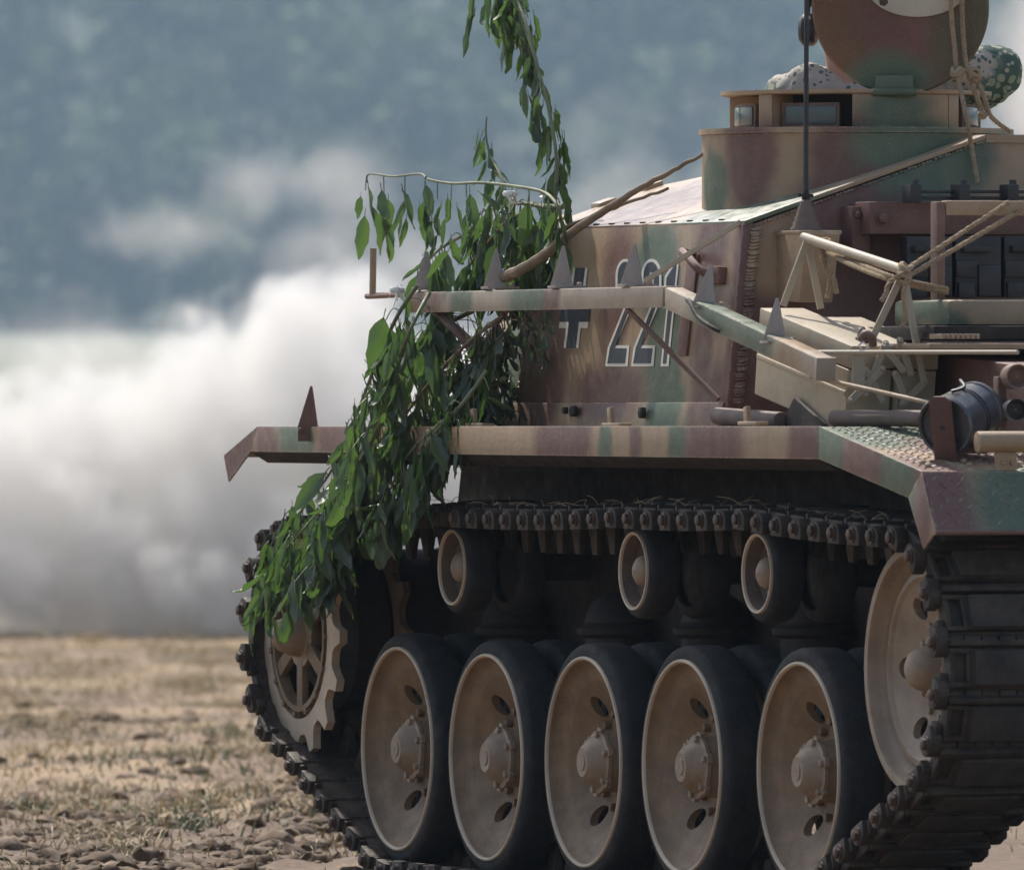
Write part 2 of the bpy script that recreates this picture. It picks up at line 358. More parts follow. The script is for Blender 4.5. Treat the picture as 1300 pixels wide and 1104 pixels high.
# ------------------------------------------------------------------ wood on the rising slope, hedges before it
def leaf_cloud(b, c, rx, rz, n, s, rnd):
    for k in range(n):
        while 1:
            v = Vector((rnd.uniform(-1, 1), rnd.uniform(-1, 1), rnd.uniform(-1, 1)))
            if .35 < v.length < 1: break
        p = c + Vector((v.x * rx, v.y * rx, v.z * rz)); a = Vector((rnd.gauss(0, 1), rnd.gauss(0, 1), rnd.gauss(0, 1))).normalized(); u = a.orthogonal().normalized() * s * rnd.uniform(.6, 1.4); w_ = a.cross(u).normalized() * s * rnd.uniform(.5, 1.1)
        b.add([p - u, p + w_ * .6, p + u, p - w_ * .6], [(0, 1, 2, 3)])
def fol_extra(c1, c2, sc):
    def ex(N, L, pos, nz, mr, mix, cur): return mix(mr(nz(sc, 3, .6).outputs[0], .38, .62, 0, 1), c1, c2)
    return ex
M['wood_far'] = mat('far_foliage', (.06, .09, .04), .8, var=.35, vscale=.5, extra=fol_extra((.010, .022, .014), (.19, .235, .085), .075))
M['hedge'] = mat('dusty_hedge', (.2, .15, .12), .9, var=.3, vscale=.5, extra=fol_extra((.14, .12, .10), (.34, .25, .20), .3))
M['bark'] = mat('bark', (.08, .06, .045), .9, var=.3, bump=.5)
rnd = random.Random(11); b = MB(); tr = MB()
for k in range(1180):
    d = 1500 + rnd.random() * 260; l = rnd.uniform(-110, 130) if k < 760 else rnd.choice((rnd.uniform(-260, -110), rnd.uniform(130, 330))); z = land(d); h = rnd.uniform(11, 20); r_ = rnd.uniform(3.2, 5.6); c0 = gp(d, l, z)
    tr.tube([c0, c0 + Vector((rnd.uniform(-.5, .5), 0, h * .4)), c0 + Vector((rnd.uniform(-.8, .8), 0, h * .8))], [.35, .25, .1], 7)
    for j in range(6 if k < 760 else 5):
        cc_ = c0 + Vector((rnd.gauss(0, r_ * .55), rnd.gauss(0, r_ * .55), h * rnd.uniform(.06, .98))); leaf_cloud(b, cc_, r_ * rnd.uniform(.35, .65), r_ * rnd.uniform(.3, .6), 34, 1.0, rnd)
wood = b.build('wood', 'wood_far', None, smooth=0, recalc=False); tag(wood, 'hazy blue green wood far behind the field', None, None, 'stuff')
tr.build('trunks', 'bark', wood)['kind'] = 'stuff'
b = MB(); rnd = random.Random(5)
for k in range(40):
    d = rnd.uniform(1380, 1450); l = rnd.uniform(-110, 150); leaf_cloud(b, gp(d, l, land(d) + rnd.uniform(.8, 4.2)), rnd.uniform(2.2, 4.5), rnd.uniform(1.4, 2.8), 130, .5, rnd)
tag(b.build('hedge', 'hedge', None, smooth=0, recalc=False), 'pale dusty hedge at the foot of the far wood', None, None, 'stuff')

# ------------------------------------------------------------------ drifting smoke and hazy air
def smoke(name, label, blobs, dens, nscale, namp, lo, hi, col=(.935, .918, .892), soft=(.55, 1.05), aniso=.15):
    m = bpy.data.materials.new(name); m.use_nodes = True; t = m.node_tree; N = t.nodes; L = t.links; N.clear()
    out = N.new('ShaderNodeOutputMaterial'); pv = N.new('ShaderNodeVolumePrincipled'); pv.inputs['Color'].default_value = (*col, 1); pv.inputs['Anisotropy'].default_value = aniso
    geo = N.new('ShaderNodeNewGeometry'); nz = N.new('ShaderNodeTexNoise'); nz.inputs['Scale'].default_value = nscale; nz.inputs['Detail'].default_value = 3.5; nz.inputs['Roughness'].default_value = .58
    L.new(geo.outputs['Position'], nz.inputs['Vector'])
    cur = None; cb_ = N.new('ShaderNodeCombineXYZ'); frame = cb_.outputs[0]
    for i, ax in enumerate((RIGHT, AWAY, Vector((0, 0, 1)))):
        d = N.new('ShaderNodeVectorMath'); d.operation = 'DOT_PRODUCT'; d.inputs[1].default_value = ax; L.new(geo.outputs['Position'], d.inputs[0]); L.new(d.outputs['Value'], cb_.inputs[i])
    for c, rr in blobs:
        # radii: along RIGHT, along AWAY, up
        cl_ = (c.dot(RIGHT), c.dot(AWAY), c.z)
        ma = N.new('ShaderNodeVectorMath'); ma.operation = 'MULTIPLY_ADD'; ma.inputs[1].default_value = [1 / r_ for r_ in rr]; ma.inputs[2].default_value = [-cl_[i] / rr[i] for i in range(3)]; L.new(frame, ma.inputs[0])
        le = N.new('ShaderNodeVectorMath'); le.operation = 'LENGTH'; L.new(ma.outputs[0], le.inputs[0])
        if cur is None: cur = le.outputs['Value']
        else:
            mi = N.new('ShaderNodeMath'); mi.operation = 'SMOOTH_MIN'; mi.inputs[2].default_value = .25; L.new(cur, mi.inputs[0]); L.new(le.outputs['Value'], mi.inputs[1]); cur = mi.outputs[0]
    ad = N.new('ShaderNodeMath'); ad.operation = 'MULTIPLY_ADD'; ad.inputs[1].default_value = namp; L.new(nz.outputs[0], ad.inputs[0]); L.new(cur, ad.inputs[2])
    of = N.new('ShaderNodeMath'); of.operation = 'SUBTRACT'; of.inputs[1].default_value = namp * .5; L.new(ad.outputs[0], of.inputs[0])
    mr = N.new('ShaderNodeMapRange'); mr.interpolation_type = 'SMOOTHSTEP'; mr.inputs[1].default_value = soft[0]; mr.inputs[2].default_value = soft[1]; mr.inputs[3].default_value = dens; mr.inputs[4].default_value = 0; L.new(of.outputs[0], mr.inputs[0])
    L.new(mr.outputs[0], pv.inputs['Density']); L.new(pv.outputs[0], out.inputs['Volume'])
    b = MB()
    (d0, l0, z0), (d1, l1, z1) = lo, hi
    b.slab([gp(d0, l0, z0), gp(d1, l0, z0), gp(d1, l1, z0), gp(d0, l1, z0)], (0, 0, z1 - z0)); o = b.build(name, m, None, smooth=0)
    return tag(o, label, None, None, 'stuff')
def sb(px, py, d, wpx, hpx, dep): p = WD(px, py, d); k = d / FPX; return (p, (wpx * k, dep, hpx * k))
if 1:
    DS = 80.0
    smoke('smoke', 'thick white smoke rolling over the field behind the vehicle', [
        sb(395, 470, DS, 120, 130, .9), sb(360, 420, DS, 60, 60, .6), sb(290, 560, DS, 150, 150, 1.0), sb(140, 600, DS, 190, 135, 1.0), sb(-60, 620, DS, 190, 130, 1.0), sb(480, 560, DS, 160, 170, 1.0), sb(640, 620, DS, 200, 170, 1.0), sb(300, 720, DS, 420, 130, 1.3), sb(-150, 720, DS, 300, 120, 1.3), sb(850, 700, DS, 300, 150, 1.2)],
        2.5, 2.6, 1.75, (DS - 2.2, -4.6, -.02), (DS + 2.2, 3.4, 2.9), soft=(.80, 1.04))
    DW = 140
    smoke('smoke', 'thin grey smoke wisps drifting before the far wood', [
        sb(225, 295, DW, 90, 38, 1.2), sb(320, 235, DW, 62, 52, 1.2), sb(420, 235, DW, 85, 55, 1.2), sb(430, 310, DW, 90, 50, 1.2), sb(520, 330, DW, 90, 60, 1.2), sb(110, 455, DW, 260, 50, 1.4), sb(1345, 70, DW, 115, 230, 1.4), sb(900, 330, DW, 300, 160, 1.4)],
        .24, 1.7, 4.2, (DW - 2.5, -7.2, .2), (DW + 2.5, 7.2, 7.0), soft=(.1, 1.2))
    DP = 104
    smoke('smoke', 'warm pale dust hanging in the air to the right of the hatch lid', [sb(1370, 60, DP, 120, 260, 1.6), sb(1330, 150, DP, 90, 90, 1.2), sb(1500, 100, DP, 160, 300, 1.6)],
        .42, 1.3, .9, (DP - 1.8, 3.0, 1.4), (DP + 1.8, 6.2, 6.2), col=(.95, .91, .86), soft=(.3, 1.1))
# hazy air round everything
    m = bpy.data.materials.new('haze'); m.use_nodes = True; N = m.node_tree.nodes; N.clear(); out = N.new('ShaderNodeOutputMaterial'); pv = N.new('ShaderNodeVolumePrincipled')
    pv.inputs['Color'].default_value = (.58, .78, 1.0, 1); pv.inputs['Density'].default_value = .00020; pv.inputs['Anisotropy'].default_value = .0; m.node_tree.links.new(pv.outputs[0], out.inputs['Volume'])
    b = MB(); b.slab([gp(-420, -1850, -1.1), gp(2030, -1850, -1.1), gp(2030, 1850, -1.1), gp(-420, 1850, -1.1)], (0, 0, 160)); tag(b.build('haze', m, None, smooth=0), 'pale blue haze in the air over the whole field', None, None, 'stuff')
# ------------------------------------------------------------------ the tracked vehicle
XF = W(327, 541, 0).x; X1 = W(1040, 541, 0).x; P2 = W(1170, 598, 0); X2, Z2 = P2.x, P2.z; P3 = W(1187, 676, 0); X3, Z3 = P3.x, P3.z
YS0, YS1 = .22, .27                                            # superstructure side: foot and top
XSR = W(920, 505, YS0).x; XSF = W(657, 490, YS0).x              # its trailing and leading corners
ZS1 = W(938, 282, YS1).z
YLH = .46; YR = 2.55                                            # lower hull sides
tank = empty('tank', (0, 1.3, 0), 'camouflaged tracked armoured vehicle with 221 on its side, draped with leafy branches', 'armoured vehicle')
SPOT = lambda px, py, Y, rx, rz, col, soft=.28, ry=0: (W(px, py, Y), (rx, ry, rz), col, soft)

# lower hull
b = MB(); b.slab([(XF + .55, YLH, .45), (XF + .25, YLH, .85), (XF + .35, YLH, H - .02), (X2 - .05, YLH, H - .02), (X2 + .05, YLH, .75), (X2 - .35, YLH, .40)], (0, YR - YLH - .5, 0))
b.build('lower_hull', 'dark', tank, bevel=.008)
# track guards
b = MB(); b.abox((XF, .004, H - .010), (X1, .80, H - .004)); b.build('track_guard', 'camo', tank)
def skirt_spots():
    S = []
    for px, w, c in ((300, 26, PUR), (338, 14, PUR), (375, 26, GRN), (430, 30, PUR), (560, 8, GRN), (590, 0, TAN), (715, 35, PUR), (769, 7, GRN), (806, 7, PUR), (860, 11, GRN), (905, 33, PUR),
                     (1030, 26, PUR), (1056, 16, GRN), (1105, 30, PUR), (1142, 20, GRN), (1172, 10, PUR)):
        if w: S.append((W(px, 560, 0), (w / 177, 0, 0), c, .25 if w > 15 else .45))
    return S
M['skirt'] = mat('skirt_camouflage', TAN, .5, bump=.3, bscale=70, var=.14, spots=skirt_spots(), dust=.15, chips=.6, warp=.055, wear=.9, streak=.2)
zb = W(1037, 583, 0).z
b = MB(); b.slab([(XF, 0, H), (X1, 0, H), (X1, 0, zb), (XF - .06, 0, zb + .012)], (0, .005, 0)); b.build('side_skirt', 'skirt', tank, bevel=.0015)
b = MB(); b.slab([(XF - .06, .004, zb + .01), (X1, .004, zb), (X1, .05, zb - .028), (XF - .06, .05, zb - .018)], (0, .004, 0)); b.build('skirt_flange', 'dark', tank)  # dark colour carries the shade under the skirt edge
# leading mudguard
pF = [W(327, 537, 0), W(284, 578, 0), W(290, 611, 0), W(309, 585, 0)]
b = MB(); b.slab([Vector((XF, 0, H)), pF[1], pF[2], Vector((XF - .06, 0, zb + .012))], (0, .005, 0)); b.build('mudguard_side', 'skirt', tank)
b = MB(); b.slab([Vector((XF, .006, H - .004)), pF[1] + Vector((0, .006, 0)), pF[1] + Vector((0, .55, 0)), Vector((XF, .55, H - .004))], (0, 0, -.005)); b.build('mudguard_plate', 'camo', tank)
# trailing slope, its skirt and flap
ss = W(1153, 632, 0); st = W(1172, 697, 0)
b = MB(); b.slab([(X1, 0, H), (X2, 0, Z2), ss, (X1, 0, zb)], (0, .005, 0)); b.build('sloping_skirt', 'skirt', tank, bevel=.0015)
b = MB(); b.slab([Vector((X2, 0, Z2)), Vector((X3, 0, Z3)), st, ss], (0, .005, 0)); b.build('flap_side', 'skirt', tank, bevel=.001)
plspots = [((X1 + .1, .1, H), (.22, .2, .3), GRN, .3), ((X1 + .35, .25, H - .05), (.2, .14, .3), PUR, .35), ((X2 + .05, .02, Z2 - .06), (.3, .10, .3), PUR, .3), ((X2 + .05, .30, Z2 - .1), (.12, .19, .3), GRN, .25), ((X2 - .45, .5, H), (.2, .15, .3), GRN, .3)]
M['plate'] = mat('tread_plate_camouflage', TAN, .52, .0, bump=.2, var=.16, spots=plspots, dust=.12, chips=.5, wear=.8)
b = MB(); b.slab([(X1, .006, H - .001), (X2, .006, Z2 - .001), (X2, .85, Z2 - .001), (X1, .85, H - .001)], (0, 0, -.006)); slope = b.build('sloping_guard_plate', 'plate', tank)
b = MB(); b.slab([(X2, .006, Z2 - .002), (X3, .006, Z3), (X3, .85, Z3), (X2, .85, Z2 - .002)], (-.006, 0, 0)); flap = b.build('mud_flap', 'plate', tank)
b = MB(); b.tube([(X3, .0, Z3), (X3, .85, Z3)], .006, 8); b.build('flap_edge', 'purple', tank)
def treads(p0, ex, ey, n, lu, lv, parent, step=.036):
    b = MB(); i = 0; u = .02
    while u < lu:
        v = .03 + (step / 2 if i % 2 else 0); j = 0
        while v < lv:
            c = p0 + ex * u + ey * v; d = (ex + ey * (1 if (i + j) % 2 else -1)).normalized(); w = d.cross(n)
            a_ = [c - d * .014, c + w * .0045, c + d * .014, c - w * .0045]
            b.add(a_ + [c - d * .007 + n * .0028, c + d * .007 + n * .0028], [(0, 1, 5, 4), (1, 2, 5), (2, 3, 4, 5), (3, 0, 4)])
            v += step; j += 1
        u += step * .55; i += 1
    stuff(b.build('tread_bumps', 'plate', parent, smooth=0))
e = (Vector((X2, 0, Z2)) - Vector((X1, 0, H))); treads(Vector((X1, 0, H - .001)), e.normalized(), Vector((0, 1, 0)), e.normalized().cross(Vector((0, 1, 0))), e.length - .02, .75, slope)
e2 = (Vector((X3, 0, Z3)) - Vector((X2, 0, Z2))); treads(Vector((X2, 0, Z2)), e2.normalized(), Vector((0, 1, 0)), e2.normalized().cross(Vector((0, 1, 0))), e2.length - .01, .75, flap)
b = MB()
for px, py in ((1171, 588), (1178, 592), (1223, 586), (1231, 591)): b.lathe([(.008, 0), (.008, .005), (.005, .008)], WP(px, py, Vector((X2, 0, Z2)), e.cross(Vector((0, 1, 0)))), e.normalized().cross(Vector((0, 1, 0))), 10, True, True)
stuff(b.build('guard_rivets', 'tan', tank))

# superstructure (closed body: side, roof, leading and trailing plates)
sp0 = Vector((XSR, YS0, H)); spn = Vector((0, -(ZS1 - H), (YS1 - YS0))).normalized()      # outward normal of the side plate
XFF, YFF = XSF - .62, YS0 + .115
YRD = .27 + .655; ZRD = WX(1270, 171, XSR).z
YRDr = YR - .5
hs = []
for px, py, rx, rz, c, s_ in ((628, 450, .14, .30, GRN, .3), (662, 330, .12, .20, PUR, .3), (690, 480, .13, .20, PUR, .4), (702, 330, .10, .10, PUR, .5), (782, 360, .085, .16, PUR, .5), (775, 500, .20, .07, PUR, .4),
                              (832, 340, .15, .12, GRN, .3), (845, 440, .12, .17, GRN, .35), (848, 515, .11, .10, GRN, .3), (905, 310, .10, .10, PUR, .4), (893, 430, .05, .20, PUR, .5), (905, 500, .06, .08, PUR, .5), (935, 400, .05, .3, PUR, .4)):
    k_ = 1.22 if c == PUR else 1.08; hs.append((WP(px, py, sp0, spn), (rx * k_, 0, rz * k_), c, s_))
M['side'] = mat('side_camouflage', TAN, .45, bump=.35, bscale=40, var=.14, spots=hs, dust=.1, chips=.45, warp=.05, wear=.6, streak=.26)
b = MB()
sF, sR = Vector((XSF, YS0, H)), Vector((XSR, YS0, H)); tF, tR = Vector((XSF, YS1, ZS1)), Vector((XSR, YS1, ZS1))
b.slab([sF, sR, tR, tF], spn * -.03)
side = b.build('side_armour', 'side', tank, bevel=.003)
fF, ftF = Vector((XFF, YFF, H)), Vector((XFF + .12, YFF + .06, ZS1 - .02))
b = MB(); b.slab([fF, sF + Vector((-.004, 0, 0)), tF + Vector((-.004, 0, 0)), ftF], Vector((0, .03, 0))); b.build('corner_armour', 'side', tank, bevel=.003)
b = MB(); b.slab([fF + Vector((0, .03, 0)), ftF + Vector((0, .03, 0)), Vector((ftF.x, YRDr, ftF.z)), Vector((fF.x, YRDr, fF.z))], (.03, 0, 0)); b.build('glacis_armour', 'camo', tank)
rspots = []
for px, py, ry, rz, c, s_ in ((955, 400, .10, .5, PUR, .3), (1000, 320, .13, .1, TAN, .3), (1085, 310, .17, .35, PUR, .35), (1180, 300, .12, .12, PUR, .3), (1170, 215, .13, .10, GRN, .3), (1280, 215, .14, .14, TAN, .35), (1230, 190, .07, .10, GRN, .4), (1080, 480, .4, .2, PUR, .3)):
    rspots.append((WX(px, py, XSR), (0, ry, rz), c, s_))
M['tail'] = mat('tail_camouflage', TAN, .55, bump=.35, bscale=40, var=.16, spots=rspots, dust=.15, chips=.4, warp=.05, wear=.6, streak=.26)
b = MB(); q = .031
b.slab([(XSR, YS0 + q, H), (XSR, YRDr, H), (XSR, YRDr, ZRD - .022), (XSR, YRD, ZRD - .0155), (XSR, YS1 + q, ZS1 - .003)], (-.03, 0, 0)); tailp = b.build('tail_armour', 'tail', tank, bevel=.003)
# roof: a side slope and a flat crown
M['roof'] = mat('roof_camouflage', TAN, .34, bump=.25, bscale=40, var=.14, spots=[((XSR - .2, .3, ZS1), (.3, .25, .3), GRN, .3), ((XSR - 1.0, .4, ZS1), (.3, .4, .4), PUR, .4)], dust=.5, dustcol=(.42, .36, .30))
yb = YS1 + .335; zbq = ZS1 + (ZRD - ZS1) * .335 / (YRD - YS1)
b = MB(); b.slab([tF + Vector((0, 0, .003)), tR + Vector((.006, 0, .003)), Vector((XSR + .006, YRD, ZRD)), Vector((XSF + .75, YRD, ZRD)), Vector((XSF, yb, zbq))], (0, 0, -.012)); roof = b.build('sloping_roof', 'roof', tank, bevel=.002)
b = MB(); b.slab([(XSR + .006, YRD + .002, ZRD), (XSR + .006, YRDr, ZRD), (XSF + .75, YRDr, ZRD), (XSF + .75, YRD + .002, ZRD)], (0, 0, -.02)); b.slab([Vector((XSF, yb, zbq)), Vector((XSF + .74, YRD, ZRD)), Vector((XSF + .74, YRDr, ZRD)), Vector((XSF, YRDr, zbq))], (0, 0, -.02)); b.build('roof_crown', 'camo', tank)
b = MB()
for k in range(9):
    p = tF.lerp(tR, .28 + k * .075) + Vector((0, .012, .004)); b.abox(p - Vector((.013, .004, .003)), p + Vector((.013, .004, .006)))
stuff(b.build('roof_bolts', 'dark', tank))
b = MB()
for k in range(3):
    p = Vector((XSF, YS1 + .06 + k * .13, ZS1 + .02 + k * .045)); b.box(p, (.03, 0, 0), (0, .025, .008), (0, 0, .012))
b.build('roof_hinge', 'roof', tank, bevel=.003)
# weld beads: scalloped seams on the two corners
def weld(p, q, name, n=46, r=.008):
    b = MB(); d = (Vector(q) - Vector(p)) / n
    for k in range(n):
        c = Vector(p) + d * (k + .5) + Vector((random.uniform(-.002, .002),) * 3); b.lathe([(.0005, -.005), (r, -.001), (r * .9, .003), (.0005, .006)], c, d.normalized() + Vector((.3, -.4, 0)), 8)
    return stuff(b.build(name, 'tail', tank))
weld(sF + (tF - sF) * .12, sF + (tF - sF) * .62, 'weld_bead', 40); weld(sR + Vector((.002, .035, .06)), tR + Vector((.002, .035, -.01)), 'weld_bead', 56, .016)
weld(Vector((XSR + .002, YS1 + .04, ZS1 - .006)), Vector((XSR + .002, YRD, ZRD - .016)), 'weld_bead', 60, .004)
# foot strip along the guard
b = MB(); b.slab([sF + Vector((-.25, -.012, 0)), sR + Vector((-.01, -.012, 0)), sR + Vector((-.01, -.002, .060)), sF + Vector((-.25, -.002, .060))], (0, .009, 0)); b.build('foot_strip', 'side', tank, bevel=.002)
b = MB()
for px, py in ((731, 522), (818, 524)): hexnut(b, W(px, py, YS0 - .013), (0, -1, 0), .016, .012)
for px in (720, 733): hexnut(b, W(px, 521, YS0 - .013), (0, -1, 0), .010, .01)
stuff(b.build('foot_bolts', 'dark', tank))

# cupola
cup_p = W(1087, 200, .76); CX, CY = cup_p.x, .76
ZC1 = W(1087, 165, .76).z; ZC2 = W(1087, 120, .76).z; RC = 196 / FPX * (CAM - cup_p).length
cs = []
for px, py, rr, rz, c in ((905, 240, .08, .09, GRN), (948, 205, .09, .14, PUR), (1095, 200, .15, .12, PUR), (1150, 185, .15, .08, GRN), (1105, 240, .18, .05, PUR), (1140, 140, .12, .05, GRN), (1095, 140, .05, .06, PUR), (1000, 130, .08, .03, TAN)):
    u = (px - 1087) / 196 * RC
    p = Vector((CX, CY, 0)) + Vector((ST, CT, 0)) * u + Vector((CT, -ST, 0)) * math.sqrt(max(RC * RC - u * u, .001)); p.z = W(1087, py, .76).z
    cs.append((p, (rr, rr, rz), c, .3))
M['cup'] = mat('cupola_camouflage', TAN, .5, bump=.35, bscale=45, var=.14, spots=cs, dust=.12, chips=.4, warp=.04, wear=.6, streak=.2)
b = MB(); b.lathe([(RC, 1.6), (RC, ZC1 - .016), (RC + .008, ZC1 - .014), (RC + .008, ZC1), (.25, ZC1)], (CX, CY, 0), (0, 0, 1), 72); drum = b.build('cupola_drum', 'cup', tank, 30)
RV = 170 / FPX * (CAM - cup_p).length
b = MB(); b.lathe([(RV - .10, ZC1 + .001), (RV - .10, ZC2)], (CX, CY, 0), (0, 0, 1), 60); b.build('cupola_inner_ring', 'dark', tank)
b = MB(); b.lathe([(RV - .12, ZC2 - .006), (RV, ZC2 - .006), (RV + .004, ZC2 - .003), (RV + .004, ZC2 + .006), (RV - .12, ZC2 + .008), (RV - .12, ZC2 - .006)], (CX, CY, 0), (0, 0, 1), 72); b.build('cupola_top_ring', 'cup', tank)
view_a = math.atan2(-ST, CT)                                    # direction from cupola to the lens
def px_ang(px, r): return view_a + math.asin(max(-1, min(1, (px - 1087) / FPX * 36 / r)))
def ring_block(name, px0, px1, r0, r1, z0, z1, m, par):
    a0, a1 = px_ang(px0, r1), px_ang(px1, r1); n = 8; b = MB(); pts = [(r1, a0 + (a1 - a0) * k / n) for k in range(n + 1)] + [(r0, a1 + (a0 - a1) * k / n) for k in range(n + 1)]
    b.slab([(CX + r * math.cos(a), CY + r * math.sin(a), z0) for r, a in pts], (0, 0, z1 - z0)); return b.build(name, m, par, bevel=.002)
zlo, zhi = ZC1 + .001, ZC2 - .006
for p0, p1 in ((961, 977), (1078, 1200), (1201, 1214)): ring_block('cupola_post', p0, p1, RV - .09, RV - .004, zlo, zhi, 'cup', tank)
for k in range(5): 
    a0 = view_a + math.pi * .62 + k * math.pi * .19; b = MB(); b.slab([(CX + r * math.cos(a0 + t), CY + r * math.sin(a0 + t), zlo) for r, t in ((RV - .09, -.06), (RV - .004, -.06), (RV - .004, .06), (RV - .09, .06))], (0, 0, zhi - zlo)); b.build('cupola_post', 'cup', tank)
for p0, p1 in ((922, 957), (990, 1062), (1220, 1252)):
    v = ring_block('vision_block', p0, p1, RV - .085, RV - .035, zlo, zlo + .062, 'brown', tank)
    ring_block('glass', p0 + 4, p1 - 4, RV - .05, RV - .031, zlo + .008, zlo + .054, 'glass', v)
# open hatch lid
lc = WD(1143, 8, (CAM - cup_p).length - .33); RL = 113 / FPX * ((CAM - cup_p).length - .33)
lax = Vector((CT, -ST, -.12)); lax = (lax + Vector((-.05, -.12, 0))).normalized()
ls = [(lc + Vector((-.05, -.13, .05)), (.2, .13, .25), BRN, .4), (lc + Vector((0, .0, -.02)), (.2, .09, .18), PUR, .45), (lc + Vector((0, -.02, -.19)), (.2, .10, .07), GRN, .4), (lc + Vector((.05, .16, .0)), (.2, .1, .3), (.11, .09, .05), .4)]
M['lid'] = mat('lid_camouflage', BRN, .55, bump=.3, bscale=40, var=.16, spots=ls, dust=.1, chips=.3)
b = MB(); b.lathe([(.002, -.012), (RL - .01, -.012), (RL, -.008), (RL, .004), (RL - .006, .010), (.002, .012)], lc, lax, 72); lid = b.build('hatch_lid', 'lid', tank, 40)
hp = WD(1135, 107, (CAM - cup_p).length - .33)
b = MB(); b.box(hp + Vector((0, 0, -.004)), Vector((CT, -ST, 0)) * .02, Vector((ST, CT, 0)) * .048, Vector((0, 0, .026))); b.tube([hp - Vector((ST, CT, 0)) * .055 + Vector((CT * .02, -ST * .02, -.02)), hp + Vector((ST, CT, 0)) * .055 + Vector((CT * .02, -ST * .02, -.02))], .012, 12); b.build('lid_hinge', 'lid', tank, bevel=.004)
pc = lc + lax * .012 + Vector((ST, CT, 0)) * .046 + Vector((0, 0, .054)); pu = Vector((0, 0, 1)).cross(lax).normalized(); pv_ = lax.cross(pu)
b = MB(); b.slab([pc + pu * .13 * math.cos(R(9 * k)) + pv_ * .08 * math.sin(R(9 * k)) for k in range(40)], lax * .022); b.build('lid_pad', 'cream', tank, 50, .007)
b = MB(); hexnut(b, WD(1122, 2, (CAM - cup_p).length - .40), lax, .012, .01); stuff(b.build('pad_screws', 'nut', tank))

# ---------------------------------------------------------------- running gear
RT, RRIM, YW = .303, .267, .08
def disc_with_holes(r0, r1, y, holes, n=48):
    bm = bmesh.new(); edges = []
    def circ(cx, cz, r, k):
        vs = [bm.verts.new((cx + r * math.cos(2 * math.pi * i / k), y, cz + r * math.sin(2 * math.pi * i / k))) for i in range(k)]
        for i in range(k): edges.append(bm.edges.new((vs[i], vs[(i + 1) % k])))
    circ(0, 0, r1, n); circ(0, 0, r0, 24)
    for cx, cz, r in holes: circ(cx, cz, r, 16)
    bmesh.ops.triangle_fill(bm, use_beauty=True, use_dissolve=False, edges=edges)
    bm.verts.ensure_lookup_table(); bm.verts.index_update()
    mb = MB(); mb.add([v.co.copy() for v in bm.verts], [tuple(v.index for v in f.verts) for f in bm.faces]); bm.free(); return mb
def tyre_mesh(r0, r1, y0, y1, n=64):
    b = MB(); e_ = min(.02, (y1 - y0) * .2); return b.lathe([(r0, y0 + .004), (r0 + .004, y0), (r1 - e_ * .9, y0), (r1 - .004, y0 + e_ * .45), (r1, y0 + e_), (r1 + .001, (y0 + y1) / 2), (r1, y1 - e_), (r1 - .004, y1 - e_ * .4), (r1 - e_, y1), (r0, y1)], n=n)
# local frame of a wheel: origin at the outer rim plane, +Y inwards
fl = .082
hl = [(.160 * math.cos(R(60 * k)), .160 * math.sin(R(60 * k)), .027) for k in range(6)]
def cone_y(r): return .104 - (r - .118) * .70
wd = disc_with_holes(.118, .208, 0, hl)
for v in wd.v: v.y = cone_y(math.hypot(v.x, v.z))
for hx, hz, hr in hl:
    n0 = len(wd.v); wd.lathe([(hr, 0), (hr, .022)], (hx, 0, hz), (0, 1, 0), 16)
    for v in wd.v[n0:]: v.y += cone_y(math.hypot(v.x, v.z))
wd.lathe([(.208, cone_y(.208)), (.222, .034), (.236, .031), (.246, .026), (.2545, .014), (.259, .002)], n=64); wd.lathe([(.05, .106), (.10, .106), (.118, .104)], n=48)
wheel_me = wd.data('road_wheel', 'wheel', 40, recalc=False)
rim_me = MB().lathe([(.258, .004), (.2595, -.002), (.263, -.004), (.267, -.003), (.269, .0), (.269, .02)], n=64).data('rim', 'wheel_rim', 50)
tyre_me = tyre_mesh(.268, RT, .002, .112).data('tyre', 'rubber', 40)
inner_me = tyre_mesh(.24, RT, .145, .245).data('tyre', 'rubber', 40)
innerd_me = MB().lathe([(.05, .17), (.25, .165)], n=40).data('inner_disc', 'wheel', 40)
hb = MB().lathe([(.002, -.006), (.020, -.006), (.021, -.003), (.037, -.004), (.043, .001), (.056, .014), (.064, .03), (.069, .036), (.080, .038), (.080, .048), (.074, .052), (.080, .106)], n=40)
for k in range(6): hexnut(hb, (.072 * math.cos(R(60 * k + 20)), .038, .072 * math.sin(R(60 * k + 20))), (0, -1, 0), .0095, .010)
for k in range(6):
    a = R(60 * k + 20); hb.box((.076 * math.cos(a), .043, .076 * math.sin(a)), Vector((math.cos(a), 0, math.sin(a))) * .012, (0, .006, 0), Vector((-math.sin(a), 0, math.cos(a))) * .012)
hub_me = hb.data('hub', 'hub', 35)
nb = MB()
for k in range(12): hexnut(nb, (.122 * math.cos(R(30 * k + 12)), .102, .122 * math.sin(R(30 * k + 12))), (0, -1, 0), .011, .014)
nut_me = nb.data('wheel_nuts', 'wheel', 35)
WC = []
T0 = tank.location
for i, (px, py) in enumerate(((504, 950), (617, 961), (740.5, 967), (865.5, 973), (1013.5, 979))):
    c = W(px, py, YW); c.z = max(c.z, RT + .028); WC.append(c)
    w = link('road_wheel', wheel_me, tank, c - T0, (0, R(random.uniform(-4, 4)), 0))
    link('rim', rim_me, w); link('tyre', tyre_me, w); link('tyre', inner_me, w); link('inner_disc', innerd_me, w); link('hub', hub_me, w); stuff(link('wheel_nuts', nut_me, w))
